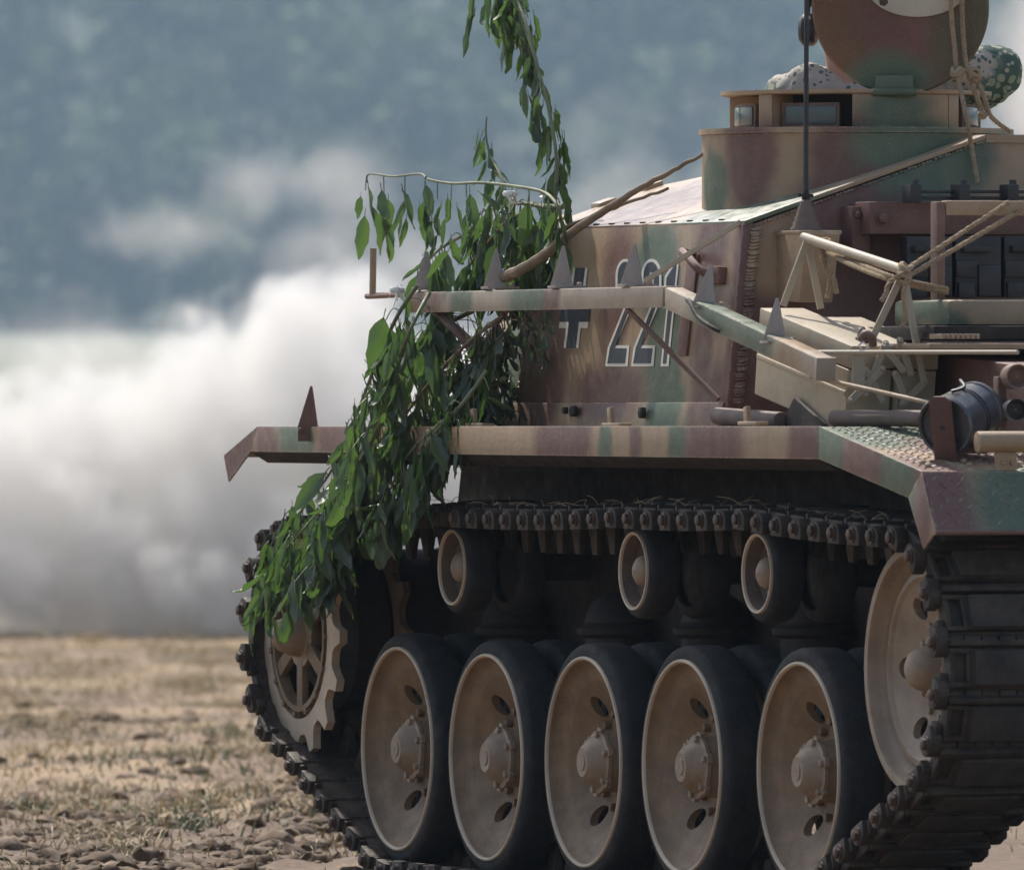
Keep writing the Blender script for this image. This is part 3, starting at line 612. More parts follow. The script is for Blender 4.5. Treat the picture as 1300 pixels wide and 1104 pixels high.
# return rollers
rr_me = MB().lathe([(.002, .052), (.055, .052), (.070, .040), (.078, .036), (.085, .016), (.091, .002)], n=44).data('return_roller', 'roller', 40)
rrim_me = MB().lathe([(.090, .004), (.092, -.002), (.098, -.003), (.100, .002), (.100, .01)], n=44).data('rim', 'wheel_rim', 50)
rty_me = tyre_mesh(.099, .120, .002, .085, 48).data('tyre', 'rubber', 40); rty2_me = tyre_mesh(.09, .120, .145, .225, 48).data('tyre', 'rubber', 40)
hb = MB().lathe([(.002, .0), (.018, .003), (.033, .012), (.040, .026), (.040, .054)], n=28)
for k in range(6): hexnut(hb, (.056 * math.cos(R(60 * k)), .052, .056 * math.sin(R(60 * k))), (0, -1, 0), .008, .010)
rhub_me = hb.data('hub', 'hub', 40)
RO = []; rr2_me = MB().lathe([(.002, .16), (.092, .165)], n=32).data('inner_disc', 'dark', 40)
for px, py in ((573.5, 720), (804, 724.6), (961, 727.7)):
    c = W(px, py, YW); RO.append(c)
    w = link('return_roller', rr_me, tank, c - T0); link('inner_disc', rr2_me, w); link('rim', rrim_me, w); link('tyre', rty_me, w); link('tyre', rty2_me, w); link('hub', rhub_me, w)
    b = MB().tube([c + Vector((0, .2, 0)), (c.x, YLH + .01, c.z)], .035, 14); b.build('roller_axle', 'dark', tank)
# idler
ic = W(1157, 849, YW + .02)
hl = [(.165 * math.cos(R(60 * k)), .165 * math.sin(R(60 * k)), .027) for k in range(6)]
wd = disc_with_holes(.10, .212, 0, hl, 56)
def idler_y(r): return .085 - (r - .10) * .42
for v in wd.v: v.y = idler_y(math.hypot(v.x, v.z))
for hx, hz, hr in hl:
    n0 = len(wd.v); wd.lathe([(hr, 0), (hr, .02)], (hx, 0, hz), (0, 1, 0), 16)
    for v in wd.v[n0:]: v.y += idler_y(math.hypot(v.x, v.z))
wd.lathe([(.212, idler_y(.212)), (.222, .030), (.236, .032), (.244, .044), (.252, .047), (.262, .030), (.270, .022), (.273, .004), (.277, -.002), (.294, -.003), (.299, .003), (.299, .10), (.285, .105)], n=72)
idler = link('idler_wheel', wd.data('idler_wheel', 'hub', 40, recalc=False), tank, ic - T0)
hb = MB().lathe([(.002, -.012), (.022, -.010), (.040, .0), (.050, .016), (.056, .036), (.060, .056), (.088, .060), (.092, .076), (.104, .086)], n=36)
for k in range(8): hexnut(hb, (.074 * math.cos(R(45 * k)), .058, .074 * math.sin(R(45 * k))), (0, -1, 0), .0085, .009)
for k in range(12): hexnut(hb, (.118 * math.cos(R(30 * k)), .078, .118 * math.sin(R(30 * k))), (0, -1, 0), .009, .009)
link('hub', hb.data('hub', 'hub', 40), idler)
link('inner_rim', MB().lathe([(.26, .17), (.299, .17), (.299, .28), (.26, .28)], n=56).data('inner_rim', 'wheel', 40), idler)
b = MB().tube([ic + Vector((0, .15, 0)), (ic.x, YLH + .01, ic.z)], .06, 18); b.build('idler_axle', 'dark', tank)
# drive sprocket: toothed ring, spokes, hub
sc_ = W(379, 806, YW + .01); RS = .292; NT = 15
def ring_poly(b, outer, inner, y0, y1):
    n = len(outer); vs = [(p[0], y, p[1]) for y in (y0, y1) for p in outer] + [(p[0], y, p[1]) for y in (y0, y1) for p in inner]
    fs = []
    for i in range(n):
        j = (i + 1) % n
        fs += [(i, j, 2 * n + j, 2 * n + i), (n + j, n + i, 3 * n + i, 3 * n + j), (j, i, n + i, n + j), (2 * n + i, 2 * n + j, 3 * n + j, 3 * n + i)]
    b.add(vs, fs)
def toothed():
    out = []
    for k in range(NT):
        for da, r in ((-.5, .268), (-.36, .268), (-.24, .282), (-.12, .322), (.12, .322), (.24, .282), (.36, .268), (.46, .268)):
            a = 2 * math.pi * (k + da) / NT; out.append((r * math.cos(a), r * math.sin(a)))
    return out
to = toothed(); inn = [(.224 * math.cos(math.atan2(p[1], p[0])), .224 * math.sin(math.atan2(p[1], p[0]))) for p in to]
b = MB(); ring_poly(b, to, inn, 0, .022); sprocket = link('drive_sprocket', b.data('drive_sprocket', 'wheel_rim', 30), tank, sc_ - T0)
b = MB(); ring_poly(b, to, inn, .19, .21); link('inner_ring', b.data('inner_ring', 'wheel', 30), sprocket)
for k in range(6):
    a = R(60 * k + 30); b = MB(); d = Vector((math.cos(a), 0, math.sin(a))); b.bar(d * .07 + Vector((0, .012, 0)), d * .2 + Vector((0, .012, 0)), .02, .042, (0, 1, 0)) if 0 else b.box(d * .135 + Vector((0, .012, 0)), d * .07, (0, .010, 0), Vector((-d.z, 0, d.x)) * .021)
    link('spoke', b.data('spoke', 'wheel', 30, .003), sprocket)
b = MB(); ca = [(.205 * math.cos(R(6 * k)), .205 * math.sin(R(6 * k))) for k in range(60)]; cb = [(.19 * math.cos(R(6 * k)), .19 * math.sin(R(6 * k))) for k in range(60)]
ring_poly(b, ca, cb, -.002, .03)
for k in range(15): hexnut(b, (.214 * math.cos(R(24 * k)), .004, .214 * math.sin(R(24 * k))), (0, -1, 0), .010, .01); 
for k in range(15): b.box((.214 * math.cos(R(24 * k)), .012, .214 * math.sin(R(24 * k))), Vector((math.cos(R(24 * k)), 0, math.sin(R(24 * k)))) * .014, (0, .008, 0), Vector((-math.sin(R(24 * k)), 0, math.cos(R(24 * k)))) * .014)
link('spoke_ring', b.data('spoke_ring', 'wheel', 30), sprocket)
b = MB().lathe([(.002, -.075), (.02, -.072), (.042, -.055), (.055, -.02), (.058, .0), (.07, .003), (.086, .004), (.086, .03), (.07, .05), (.07, .2)], n=40); link('hub', b.data('hub', 'hub', 40), sprocket)
b = MB().lathe([(.06, .03), (.13, .05), (.20, .10), (.20, .19)], n=40); link('drum', b.data('drum', 'dark', 40), sprocket)
b = MB().lathe([(.10, .20), (.21, .21), (.23, .26), (.23, .40)], sc_, n=40); b.build('final_drive_housing', 'dark', tank)
b = MB(); b.slab([sc_ + Vector((.1, .33, -.22)), sc_ + Vector((.75, .33, -.18)), sc_ + Vector((.9, .33, .18)), sc_ + Vector((.1, .33, .24))], (0, .12, 0)); b.build('drive_casing', 'dark', tank, bevel=.03)

# track loop
RP_W, RP_I, RP_S, RP_R = RT + .012, .299 + .016, .283, .120 + .014
pts = []
for c, r in [(c, RP_W) for c in WC] + [(ic, RP_I), (sc_, RP_S)] + [(c, RP_R) for c in RO]:
    for k in range(180): pts.append((c.x + r * math.cos(R(2 * k)), c.z + r * math.sin(R(2 * k))))
pts = sorted(set(pts))
def half(P):
    h = []
    for p in P:
        while len(h) > 1 and (h[-1][0] - h[-2][0]) * (p[1] - h[-2][1]) - (h[-1][1] - h[-2][1]) * (p[0] - h[-2][0]) <= 0: h.pop()
        h.append(p)
    return h
lo_, up_ = half(pts), half(pts[::-1])
hull = (lo_[:-1] + up_[:-1])[::-1]                              # clockwise seen from -Y: +X along the top
k0 = min(range(len(hull)), key=lambda i: hull[i][0]); hull = hull[k0:] + hull[:k0]
dense = []
for i in range(len(hull)):
    a, c = hull[i], hull[(i + 1) % len(hull)]; l = math.dist(a, c); n = max(1, int(l / .02))
    for k in range(n): dense.append([a[0] + (c[0] - a[0]) * k / n, a[1] + (c[1] - a[1]) * k / n])
sup = sorted([sc_.x + .05] + [c.x for c in RO] + [ic.x - .08])
for p in dense:
    if p[1] > .75:
        for a, c in zip(sup, sup[1:]):
            if a < p[0] < c:
                t = (p[0] - a) / (c - a); top = 4 * t * (1 - t); p[1] -= .006 * (c - a) * top
                # lie down on the rollers
        for rc in RO:
            dx = abs(p[0] - rc.x)
cum = [0]
for i in range(len(dense)): cum.append(cum[-1] + math.dist(dense[i], dense[(i + 1) % len(dense)]))
NL = round(cum[-1] / .125); pitch = cum[-1] / NL
def at_s(s):
    s %= cum[-1]; import bisect
    i = bisect.bisect_right(cum, s) - 1; a, c = dense[i], dense[(i + 1) % len(dense)]; t = (s - cum[i]) / max(cum[i + 1] - cum[i], 1e-9)
    return Vector((a[0] + (c[0] - a[0]) * t, 0, a[1] + (c[1] - a[1]) * t))
Y0T, Y1T = .028, .40
def link_mesh():
    b = MB(); h = pitch / 2
    b.abox((-h + .006, Y0T + .03, -.012), (h - .006, Y1T - .03, .010))
    b.abox((-h + .018, Y0T + .085, .010), (h - .018, Y1T - .085, .030))                        # tread pad bed
    b.abox((-h - .004, Y0T + .03, .006), (-h + .010, Y1T - .03, .036))                           # grouser bar
    for y0, y1 in ((Y0T + .03, Y0T + .085), (Y1T - .085, Y1T - .03)):                          # channel frames beside the pad
        b.abox((-h + .016, y0, .010), (-h + .028, y1, .028)); b.abox((h - .028, y0, .010), (h - .016, y1, .028)); b.abox((-h + .028, y0, .010), (h - .028, y0 + .012, .028)); b.abox((-h + .028, y1 - .012, .010), (h - .028, y1, .028))
    n = 7                                                                                     # hinge knuckles
    for k in range(n):
        y0 = Y0T + .03 + (Y1T - Y0T - .06) * k / n; y1 = y0 + (Y1T - Y0T - .06) / n - .003; x = -h if k % 2 == 0 else h
        b.tube([(x, y0, 0), (x, y1, 0)], .017, 10)
    for yy, s in ((Y0T, 1), (Y1T, -1)):                                                       # end lugs
        b.slab([(-h + .037 * math.cos(R(a)) , yy, .025 * math.sin(R(a)) - .001) for a in range(0, 181, 20)] + [(-h - .037, yy, -.026), (-h + .037, yy, -.026)], (0, .030 * s, 0))
        b.slab([(h - .05, yy + .012 * s, .012), (h - .02, yy + .012 * s, .012), (h - .02, yy + .012 * s, -.022), (h - .05, yy + .012 * s, -.022)], (0, .02 * s, 0))
    for dx in (-.012,):                                                                        # guide horn
        yc = (Y0T + Y1T) / 2 - .004
        b.hexa([(-.036, yc - .014, -.012), (.030, yc - .014, -.012), (.030, yc + .014, -.012), (-.036, yc + .014, -.012), (-.020, yc - .007, -.088), (.012, yc - .007, -.088), (.012, yc + .007, -.088), (-.020, yc + .007, -.088)])
    me = b.data('track_link', 'link', 35, .0025); me.materials.append(M['pad']); me.materials.append(M['nut'])
    bm = bmesh.new(); bm.from_mesh(me); k0 = len(bm.faces); bm.to_mesh(me); bm.free()
    c = MB(); c.abox((-h + .020, Y0T + .09, .028), (h - .020, Y1T - .09, .040)); pm = c.data('pad', 'pad', 35, .006)
    d = MB()
    for yy, s in ((Y0T, 1), (Y1T, -1)): d.lathe([(.019, 0), (.019, .004)], (-h, yy, 0), (0, -s, 0), 14, True, True); hexnut(d, (-h, yy - .004 * s, 0), (0, -s, 0), .0145, .008)
    dm = d.data('pins', 'nut', 35)
    out = bmesh.new(); out.from_mesh(me)
    for mm, idx in ((pm, 1), (dm, 2)):
        n0 = len(out.faces); out.from_mesh(mm); out.faces.ensure_lookup_table()
        for f in out.faces[n0:]: f.material_index = idx
    out.to_mesh(me); out.free(); me.set_sharp_from_angle(angle=R(35)); return me
lm = link_mesh()
track = empty('track', (0, 0, 0)); track.parent = tank; track.location = -T0
for k in range(NL):
    s = k * pitch; p = at_s(s); t = (at_s(s + .03) - at_s(s - .03)).normalized()
    o = link('track_link', lm, track, (p.x, 0, p.z), (random.uniform(-.008, .008), math.atan2(-t.z, t.x), 0))
# bump stops with rubber gaiters, swing arms
for px in (652, 782, 905, 1032):
    c = W(px, 795, .37)
    b = MB(); zt = c.z + .02
    b.lathe([(.085, -.10), (.085, -.03), (.105, -.02), (.108, -.005), (.085, .005), (.088, .012), (.070, .06), (.035, .085), (.002, .09)], (c.x, .375, c.z), (0, 0, 1), 32)
    b.build('bump_stop', 'dark', tank, 40)
for c in WC:
    b = MB(); b.tube([(c.x, .30, c.z), (c.x, .36, c.z)], .06, 18); b.bar((c.x, .345, c.z), (c.x - .28, .40, c.z + .16), .05, .09); b.build('swing_arm', 'dark', tank, bevel=.01)
b = MB(); b.slab([(XF + .9, YLH - .012, .95), (X1 - .2, YLH - .012, .95), (X1 - .2, YLH - .012, .98), (XF + .9, YLH - .012, .98)], (0, .01, 0)); b.build('hull_seam_strip', 'dark', tank)
# ------------------------------------------------------------------ fittings of the vehicle
# painted cross and digits, thin raised coats on the side plate
def side_px(px, py, off): p = WP(px, py, sp0, spn); return p + spn * off
ZS_ = 220 / 1300
def zpx(x, y): return 680 + x * ZS_, 300 + y * ZS_
def decal(name, polys, m, off, thick=.0012):
    b = MB()
    for P in polys: b.slab([side_px(*zpx(x, y), off) for x, y in P], spn * thick)
    return b.build(name, m, tank, smooth=0)
lean = lambda y: (537 - y) * .115
def cpt(x, y): return (307 + x + lean(y), y)
A, B, CW = 106, 300, 46                                        # half bar (photo rows), half length, white strip
kx = .36
core = [cpt(-A * kx, -B + 537), cpt(A * kx, -B + 537), cpt(A * kx, -A + 537), cpt(B * kx, -A + 537), cpt(B * kx, A + 537), cpt(A * kx, A + 537), cpt(A * kx, B + 537), cpt(-A * kx, B + 537), cpt(-A * kx, A + 537), cpt(-B * kx, A + 537), cpt(-B * kx, -A + 537), cpt(-A * kx, -A + 537)]
decal('painted_cross', [core], 'navy', .0015)
for sx in (-1, 1):
    for sy in (-1, 1):
        P = [(A, B), (A + CW, B), (A + CW, A + CW), (B, A + CW), (B, A), (A, A)]
        decal('cross_edging', [[cpt(sx * x * kx, sy * y + 537) for x, y in P]], 'white', .0017, .0012)
def arc(cx, cy, rx, ry, a0, a1, n=10): return [(cx + rx * math.cos(R(a0 + (a1 - a0) * k / n)), cy - ry * math.sin(R(a0 + (a1 - a0) * k / n))) for k in range(n + 1)]
def two(dx, g):                                                # outline of a narrow slanting 2; g pulls it in
    o = [(722 + g * .8, 975 - g), (738 + g * .9, 838 + g * .2), (925 - g * 1.6, 400)]
    outer_l = [(800 + g * .8, 400 - g)] + arc(875, 300, 76 - g * .8, 130 - g, 180, 0, 14)
    P = [(722 + g * .8, 975 - g), (742 + g * .8, 836), (868 + g * .8, 520), (884 + g * .4, 400 + g), (884 + g * .4, 330), ] + arc(874, 330, 12 + g * .4, 50 + g * .6, 0, 180, 6)[0:] + [(862 - g * .4, 400 - g)] + [(800 + g * .8, 400 - g)] + arc(875, 300, 75 - g * .8, 130 - g, 180, 0, 14) + [(950 - g * .8, 400), (917 - g * .6, 545), (800 - g * .2 + 0, 818 + g), (903 - g * .8, 818 + g), (890 - g * .8, 975 - g)]
    return [(x + dx, y) for x, y in P]
for dx in (-194, 0):
    decal('painted_digit', [two(dx, 0)], 'white', .0015); decal('digit_fill', [two(dx, 22)], 'navy', .0022)
one = lambda g: [(945 + g * .8, 975 - g), (990 + g * .6, 535), (1012 + g * .6, 345 + g * 1.5), (970 + g * .8, 385 + g * .2), (976 + g * .7, 300 + g * .6), (1040 + g * .4, 200 + g), (1082 - g * .8, 190 + g), (1046 - g * .6, 535), (1003 - g * .8, 975 - g)]
decal('painted_digit', [one(0)], 'white', .0015); decal('digit_fill', [one(20)], 'navy', .0022)

# spike rail along the side
YRL = .06
rs = []
for px, w, c in ((540, 22, PUR), (585, 14, GRN), (670, 28, GRN), (700, 10, PUR), (905, 30, GRN), (955, 22, GRN), (1000, 14, TAN)): rs.append((W(px, 380, YRL), (w / 177, 0, 0), c, .4))
M['rail'] = mat('rail_camouflage', (.36, .285, .215), .42, .1, bump=.25, bscale=60, var=.14, spots=rs, dust=.1, chips=.5, wear=.9)
ra, rb, rc = W(521, 379, YRL), W(841, 377, YRL), W(1036, 468, YRL); ra.z = rb.z
def angle_iron(p, q, name, t=.006, hgt=.052, wid=.042):
    d = (q - p).normalized(); up = Vector((0, 1, 0)).cross(d) * -1
    if up.z < 0: up = -up
    b = MB(); y = Vector((0, 1, 0))
    b.box((p + q) / 2 + y * t / 2, d * ((q - p).length / 2), y * (t / 2), up * (hgt / 2)); b.box((p + q) / 2 + up * (hgt / 2 - t / 2 + .0015) + y * (wid / 2 + t / 2), d * ((q - p).length / 2), y * (wid / 2), up * (t / 2))
    return b.build(name, 'rail', tank, bevel=.0015), up
angle_iron(ra, rb + Vector((.02, 0, 0)), 'spike_rail'); _, upr = angle_iron(rb, rc, 'spike_rail')
b = MB(); dd = (rc - rb).normalized(); b.box(rc + Vector((0, .024, 0)), dd * .006, (0, .026, 0), upr * .028); b.build('rail_end_plate', 'rail', tank, bevel=.002)
M['spike'] = mat('spike_paint', (.34, .275, .235), .5, bump=.3, bscale=80, var=.2, dust=.1, chips=.7, wear=.7)
def spike(px, base_y, apex_px, apex_y, Y, wpx, name='rail_spike'):
    p0 = W(px, base_y, Y); h = W(px, apex_y, Y).z - p0.z; w = wpx / 470 / 2
    f = Vector((1, -.1, 0)) * .026; r_ = Vector((.12, 1, 0)); ap = p0 + r_ * ((apex_px - px) / 470) + Vector((0, 0, h))
    b = MB(); bl, bm_, br = p0 - r_ * w, p0 + f + r_ * w * .72, p0 + r_ * w - f * .6
    t = Vector((-.004, .002, 0)); tip = r_ * .003
    b.hexa([bl, bm_, ap + tip, ap - tip, bl + t, bm_ + t, ap + tip + t, ap - tip + t]); b.hexa([bm_ + Vector((0, .0005, 0)), br, ap + tip * 1.6, ap + tip * .9, bm_ + t, br + t, ap + tip * 1.6 + t, ap + tip + t])
    b.abox(p0 - Vector((.02, w, .004)), p0 + Vector((.035, w + .025, .0025))); hexnut(b, p0 + Vector((.015, w + .012, .0025)), (0, 0, 1), .008, .007)
    return b.build(name, 'spike', tank, bevel=.0008)
for px, by, ax, ay in ((540, 366, 541, 319), (628, 365, 630, 316), (713, 364, 715, 312), (802, 362, 805, 310)): spike(px, by, ax, ay, YRL + .022, 29)
spike(893, 389, 902, 335, YRL + .022, 30); spike(983, 434, 986, 378, YRL + .022, 29)
# flat spike on the leading mudguard
p = [W(378, 559, -.004), W(405, 562, -.004), W(407, 545, -.004), W(397, 491, -.004), W(394, 490, -.004)]
pp = W(391, 560, -.006); r_ = Vector((.25, .97, 0)).normalized()
b = MB(); tip = pp + Vector((0, 0, W(391, 490, 0).z - pp.z)) + r_ * .008
b.slab([pp - r_ * .027, pp + r_ * .029, pp + r_ * .027 + Vector((0, 0, .04)), tip + r_ * .004, tip - r_ * .002, pp - r_ * .027 + Vector((0, 0, .04))], Vector((-.97, .25, 0)) * .006)
for s_ in (-.018, .018): hexnut(b, pp + r_ * s_ + Vector((.0, -.001, .03)), Vector((.97, -.25, 0)), .008, .008)
b.build('guard_spike', 'purple', tank, bevel=.001)
# struts and rods
def strut(name, a, c, w=.016, m='rail', flat=False):
    b = MB()
    if flat: b.bar(W(*a), W(*c), .007, w, (0, 0, 1))
    else: b.tube([W(*a), W(*c)], w / 2, 10)
    return b.build(name, m, tank, bevel=.001 if flat else 0)
strut('rail_strut', (818, 357, YRL + .03), (940, 282, YS1), .013, 'box', True)
strut('rail_strut', (797, 393, YRL + .01), (912, 507, YS0 - .005), .015, 'brown')
strut('rail_strut', (560, 392, YRL + .02), (597, 440, YS0 - .02), .016, 'brown')
strut('stay_rod', (1030, 447, YRL + .04), (1292, 447, .33), .011, 'box'); strut('stay_rod', (1030, 478, YRL + .02), (1192, 514, .23), .011, 'tan')
strut('upright_peg', (473, 377, .10), (474, 315, .10), .018, 'tan')
b = MB(); b.tube([W(466, 376, .10), W(545, 372, .10)], .008, 8); b.build('peg_bar', 'brown', tank)
for px, y0, y1 in ((602, 540, 519), (776, 540, 517), (949, 538, 516)):
    b = MB(); a = W(px, y0, .05); c = W(px - 1, y1, .05); b.bar(a, c, .012, .022, (1, 0, 0)); b.abox(a + Vector((-.03, -.015, -.003)), a + Vector((.09, .02, .006))); b.build('guard_clip', 'tan', tank, bevel=.002)
# grab handle on the side plate
b = MB(); P = [side_px(884, 326, 0), side_px(890, 322, .05), side_px(902, 330, .06), side_px(912, 345, .05), side_px(914, 356, 0)]; b.tube(smooth_path(P, 5), .011, 10); b.build('grab_handle', 'purple', tank)
b = MB(); b.box(side_px(914, 350, .01), (.045, 0, 0), spn * .012, (0, 0, .022)); b.build('handle_pad', 'purple', tank, bevel=.004)
b = MB(); b.slab([side_px(876, 321, .001), side_px(889, 323, .001), side_px(874, 452, .001), side_px(862, 452, .001)], spn * .006); b.build('stiffener', 'purple', tank, bevel=.002)
# cable looped under the rail
b = MB(); b.tube(smooth_path([W(868, 378, YRL + .03), W(876, 384, YRL - .008), W(886, 402, YRL - .014), W(905, 416, YRL - .01), W(925, 424, YRL + .02)], 6), .006, 8); b.build('looped_cable', 'dark', tank)

# antenna: mount, rubber cone, rod
am = W(1023, 292, .40)
b = MB(); b.slab([W(985, 296, .36), W(1024, 296, .36), W(1014, 384, .36), W(975, 380, .36)], (0, .09, 0)); b.abox((am.x - .10, .355, am.z - .012), (am.x + .08, .465, am.z - .002)); 
for px, py in ((978, 307), (976, 358)): hexnut(b, W(px, py, .359), (0, -1, 0), .012, .012)
mount = b.build('antenna_mount', 'tan', tank, bevel=.003)
prof = []; M['boot'] = mat('ribbed_rubber_boot', (.15, .105, .085), .7, bump=.4, var=.3)
for k in range(13):
    t = k / 12; prof.append((.040 - .028 * t ** .8 + (.0022 if k % 2 else -.0016), t * .078))
b = MB().lathe(prof, am + Vector((0, 0, -.002)), (0, 0, 1), 28, True, True); b.build('antenna_boot', 'boot', tank, 60)
b = MB(); b.tube([am + Vector((0, 0, .07)), am + Vector((0, 0, .10))], [.012, .007], 12); b.bar(am + Vector((.03, -.03, .086)), am + Vector((-.03, .03, .086)), .006, .008); b.build('antenna_clamp', 'dark', tank)
b = MB().tube([am + Vector((0, 0, .09)), am + Vector((0, .002, .60)), am + Vector((.0, .01, 1.5))], [.0068, .0060, .004], 10); b.build('antenna_rod', 'black', tank)

# sloping engine deck with its sides
ZD0, ZD1 = H + .225, H + .13; XD1 = X2 - .12
b = MB(); b.hexa([(XSR + .002, .43, H - .02), (XD1, .43, H - .22), (XD1, YR - .9, H - .22), (XSR + .002, YR - .9, H - .02), (XSR + .002, .43, ZD0), (XD1, .43, ZD1), (XD1, YR - .9, ZD1), (XSR + .002, YR - .9, ZD0)]); b.build('engine_deck', 'purple', tank, bevel=.006)
def tank_box_at(px0, px1, y0, y1, X, depth, name, m, bev=.004):
    a, c = WX(px0, y1, X), WX(px1, y0, X); b = MB(); b.abox((X - depth, a.y, a.z), (X, c.y, c.z)); return b.build(name, m, tank, bevel=bev)
XM = (XSR + XD1) / 2
tank_box_at(1203, 1420, 381, 413, XM + .1, .35, 'deck_cover', 'camo', .014)
tank_box_at(1186, 1420, 414, 431, XM + .25, .5, 'deck_ledge', 'dark')
b = MB(); a = WX(1186, 430, XM + .32); 
for k in range(8): b.abox((XM + .28, a.y + .004 + k * .013, a.z + .0), (XM + .36, a.y + .012 + k * .013, a.z + .012))
stuff(b.build('deck_grille', 'tan', tank, bevel=.001))
tank_box_at(1180, 1420, 436, 443, XM + .36, .3, 'deck_edge', 'tan', .003)
# shelf frame: post, arm, beam
b = MB(); a, c = WX(1189, 425, XM - .05), WX(1200, 256, XM - .05); b.abox((XM - .09, a.y, a.z), (XM - .05, c.y, c.z)); b.build('shelf_post', 'brown', tank, bevel=.003)
a, c = WX(1201, 273, XM - .05), WX(1420, 256, XM - .05); b = MB(); b.abox((XM - .085, a.y + .001, a.z), (XM - .052, c.y, c.z)); b.build('shelf_arm', 'tan', tank, bevel=.003)
a, c = WX(1104, 297, XSR + .14), WX(1420, 258, XSR + .14); b = MB(); b.abox((XSR + .02, a.y, a.z), (XSR + .14, c.y, c.z)); beam = b.build('stowage_beam', 'purple', tank, bevel=.003)
b = MB(); hexnut(b, WX(1120, 277, XSR + .141), (1, 0, 0), .015, .014); b.lathe([(.020, 0), (.020, .004)], WX(1120, 277, XSR + .14), (1, 0, 0), 20, True, True); b.build('beam_bolt', 'purple', beam)
b = MB(); a, c = WX(1082, 330, XSR + .08), WX(1104, 262, XSR + .08); b.abox((XSR + .002, a.y, a.z), (XSR + .08, c.y, c.z)); hexnut(b, WX(1088, 273, XSR + .081), (1, 0, 0), .009, .01); b.build('beam_bracket', 'purple', tank, bevel=.003)
# spare links carried on the tail plate
def spare(k):
    px = 1156 + k * 62; X = XSR + .22; b = MB()
    def q(x0, x1, y0, y1, d0, d1):
        nonlocal b
        a, c = WX(x0, y1, X), WX(x1, y0, X); b.abox((X - d0, a.y, a.z), (X - d1, c.y, c.z))
    b.tube([WX(px + 6, 240, X - .03), WX(px + 6, 228, X - .03)], .010, 8); q(px, px + 14, 234, 257, .06, .0); q(px + 14, px + 60, 241, 245, .045, .03); q(px + 4, px + 60, 249, 253, .05, .03)
    b.build('link_hanger', 'black', tank, bevel=.003); b = MB()
    q(px + 2, px + 60, 300, 377, .08, .035); q(px + 8, px + 44, 312, 320, .05, .01); q(px + 2, px + 28, 330, 352, .04, .028); q(px + 30, px + 58, 336, 376, .04, .026); q(px + 4, px + 24, 358, 378, .04, .022)
    return b.build('spare_link', 'black', tank, bevel=.003)
for k in range(3): spare(k)
# stowage boxes, tilted with the deck
tl = R(9.2); ex = Vector((math.cos(tl), 0, -math.sin(tl))); ez = Vector((math.sin(tl), 0, math.cos(tl))); ey = Vector((0, 1, 0))
YB = .16
o1 = W(966, 391, YB); LB = (W(1082, 424, YB) - o1).dot(ex)
def obox(name, m, x0, x1, y0, y1, z0, z1, par=None, bev=.003):
    b = MB(); c = o1 + ex * (x0 + x1) / 2 + ey * (y0 + y1) / 2 + ez * (z0 + z1) / 2
    b.box(c, ex * (x1 - x0) / 2, ey * (y1 - y0) / 2, ez * (z1 - z0) / 2); return b.build(name, m, par or tank, bevel=bev)
sbx = obox('stowage_box', 'box', 0, LB - .006, -.004, .112, -.215, -.060); obox('box_lid', 'box', -.004, LB, -.001, .116, -.056, 0, sbx); obox('box_seam', 'dark', .004, LB - .01, .002, .108, -.062, -.054, sbx, 0); obox('box_rib', 'box', .01, LB - .008, -.009, -.003, -.126, -.112, sbx)
sb2 = obox('stowage_box', 'box', .12, LB + .012, .122, .222, -.215, -.06); obox('box_lid', 'box', .115, LB + .016, .120, .224, -.056, -.004, sb2)
b = MB(); lp = o1 + ex * (LB - .10) + ey * .06; b.bar(lp, lp + ex * .06, .02, .012); b.tube([lp + ez * .01, lp + ez * .03 + ex * .02, lp + ez * .012 + ex * .05], .006, 8); b.build('lid_latch', 'dark', sbx)
# scissor bars and strap on the boxes' ends
XE = LB + .018
def endbar(a, c, k=0, w=.017):
    X = (o1 + ex * (XE + .006 * k)).x; p, q = WX(a[0], a[1], X), WX(c[0], c[1], X); b = MB()
    d = (q - p).normalized(); n = Vector((1, 0, 0)); s = d.cross(n)
    pts_ = [p + (s * math.cos(R(t)) - d * math.sin(R(t))) * w / 2 for t in range(180, -1, -30)][::-1] + [q + (s * math.cos(R(t)) + d * math.sin(R(t))) * w / 2 for t in range(180, -1, -30)]
    b.slab(pts_, (.004, 0, 0)); hexnut(b, p + n * .004, n, .006, .004); hexnut(b, q + n * .004, n, .006, .004); b.build('scissor_bar', 'box', tank)
for k, (a, c) in enumerate((((1124, 436), (1098, 500)), ((1120, 468), (1080, 508)), ((1142, 432), (1156, 474)), ((1136, 474), (1150, 508)), ((1174, 484), (1146, 512)), ((1122, 440), (1146, 470)), ((1100, 470), (1120, 508)))): endbar(a, c, k % 3)
X = (o1 + ex * (XE + .02)).x; b = MB(); b.slab([WX(1082, 448, X), WX(1097, 448, X), WX(1097, 492, X), WX(1081, 486, X)], (.004, 0, 0)); b.build('box_strap', 'box', tank)
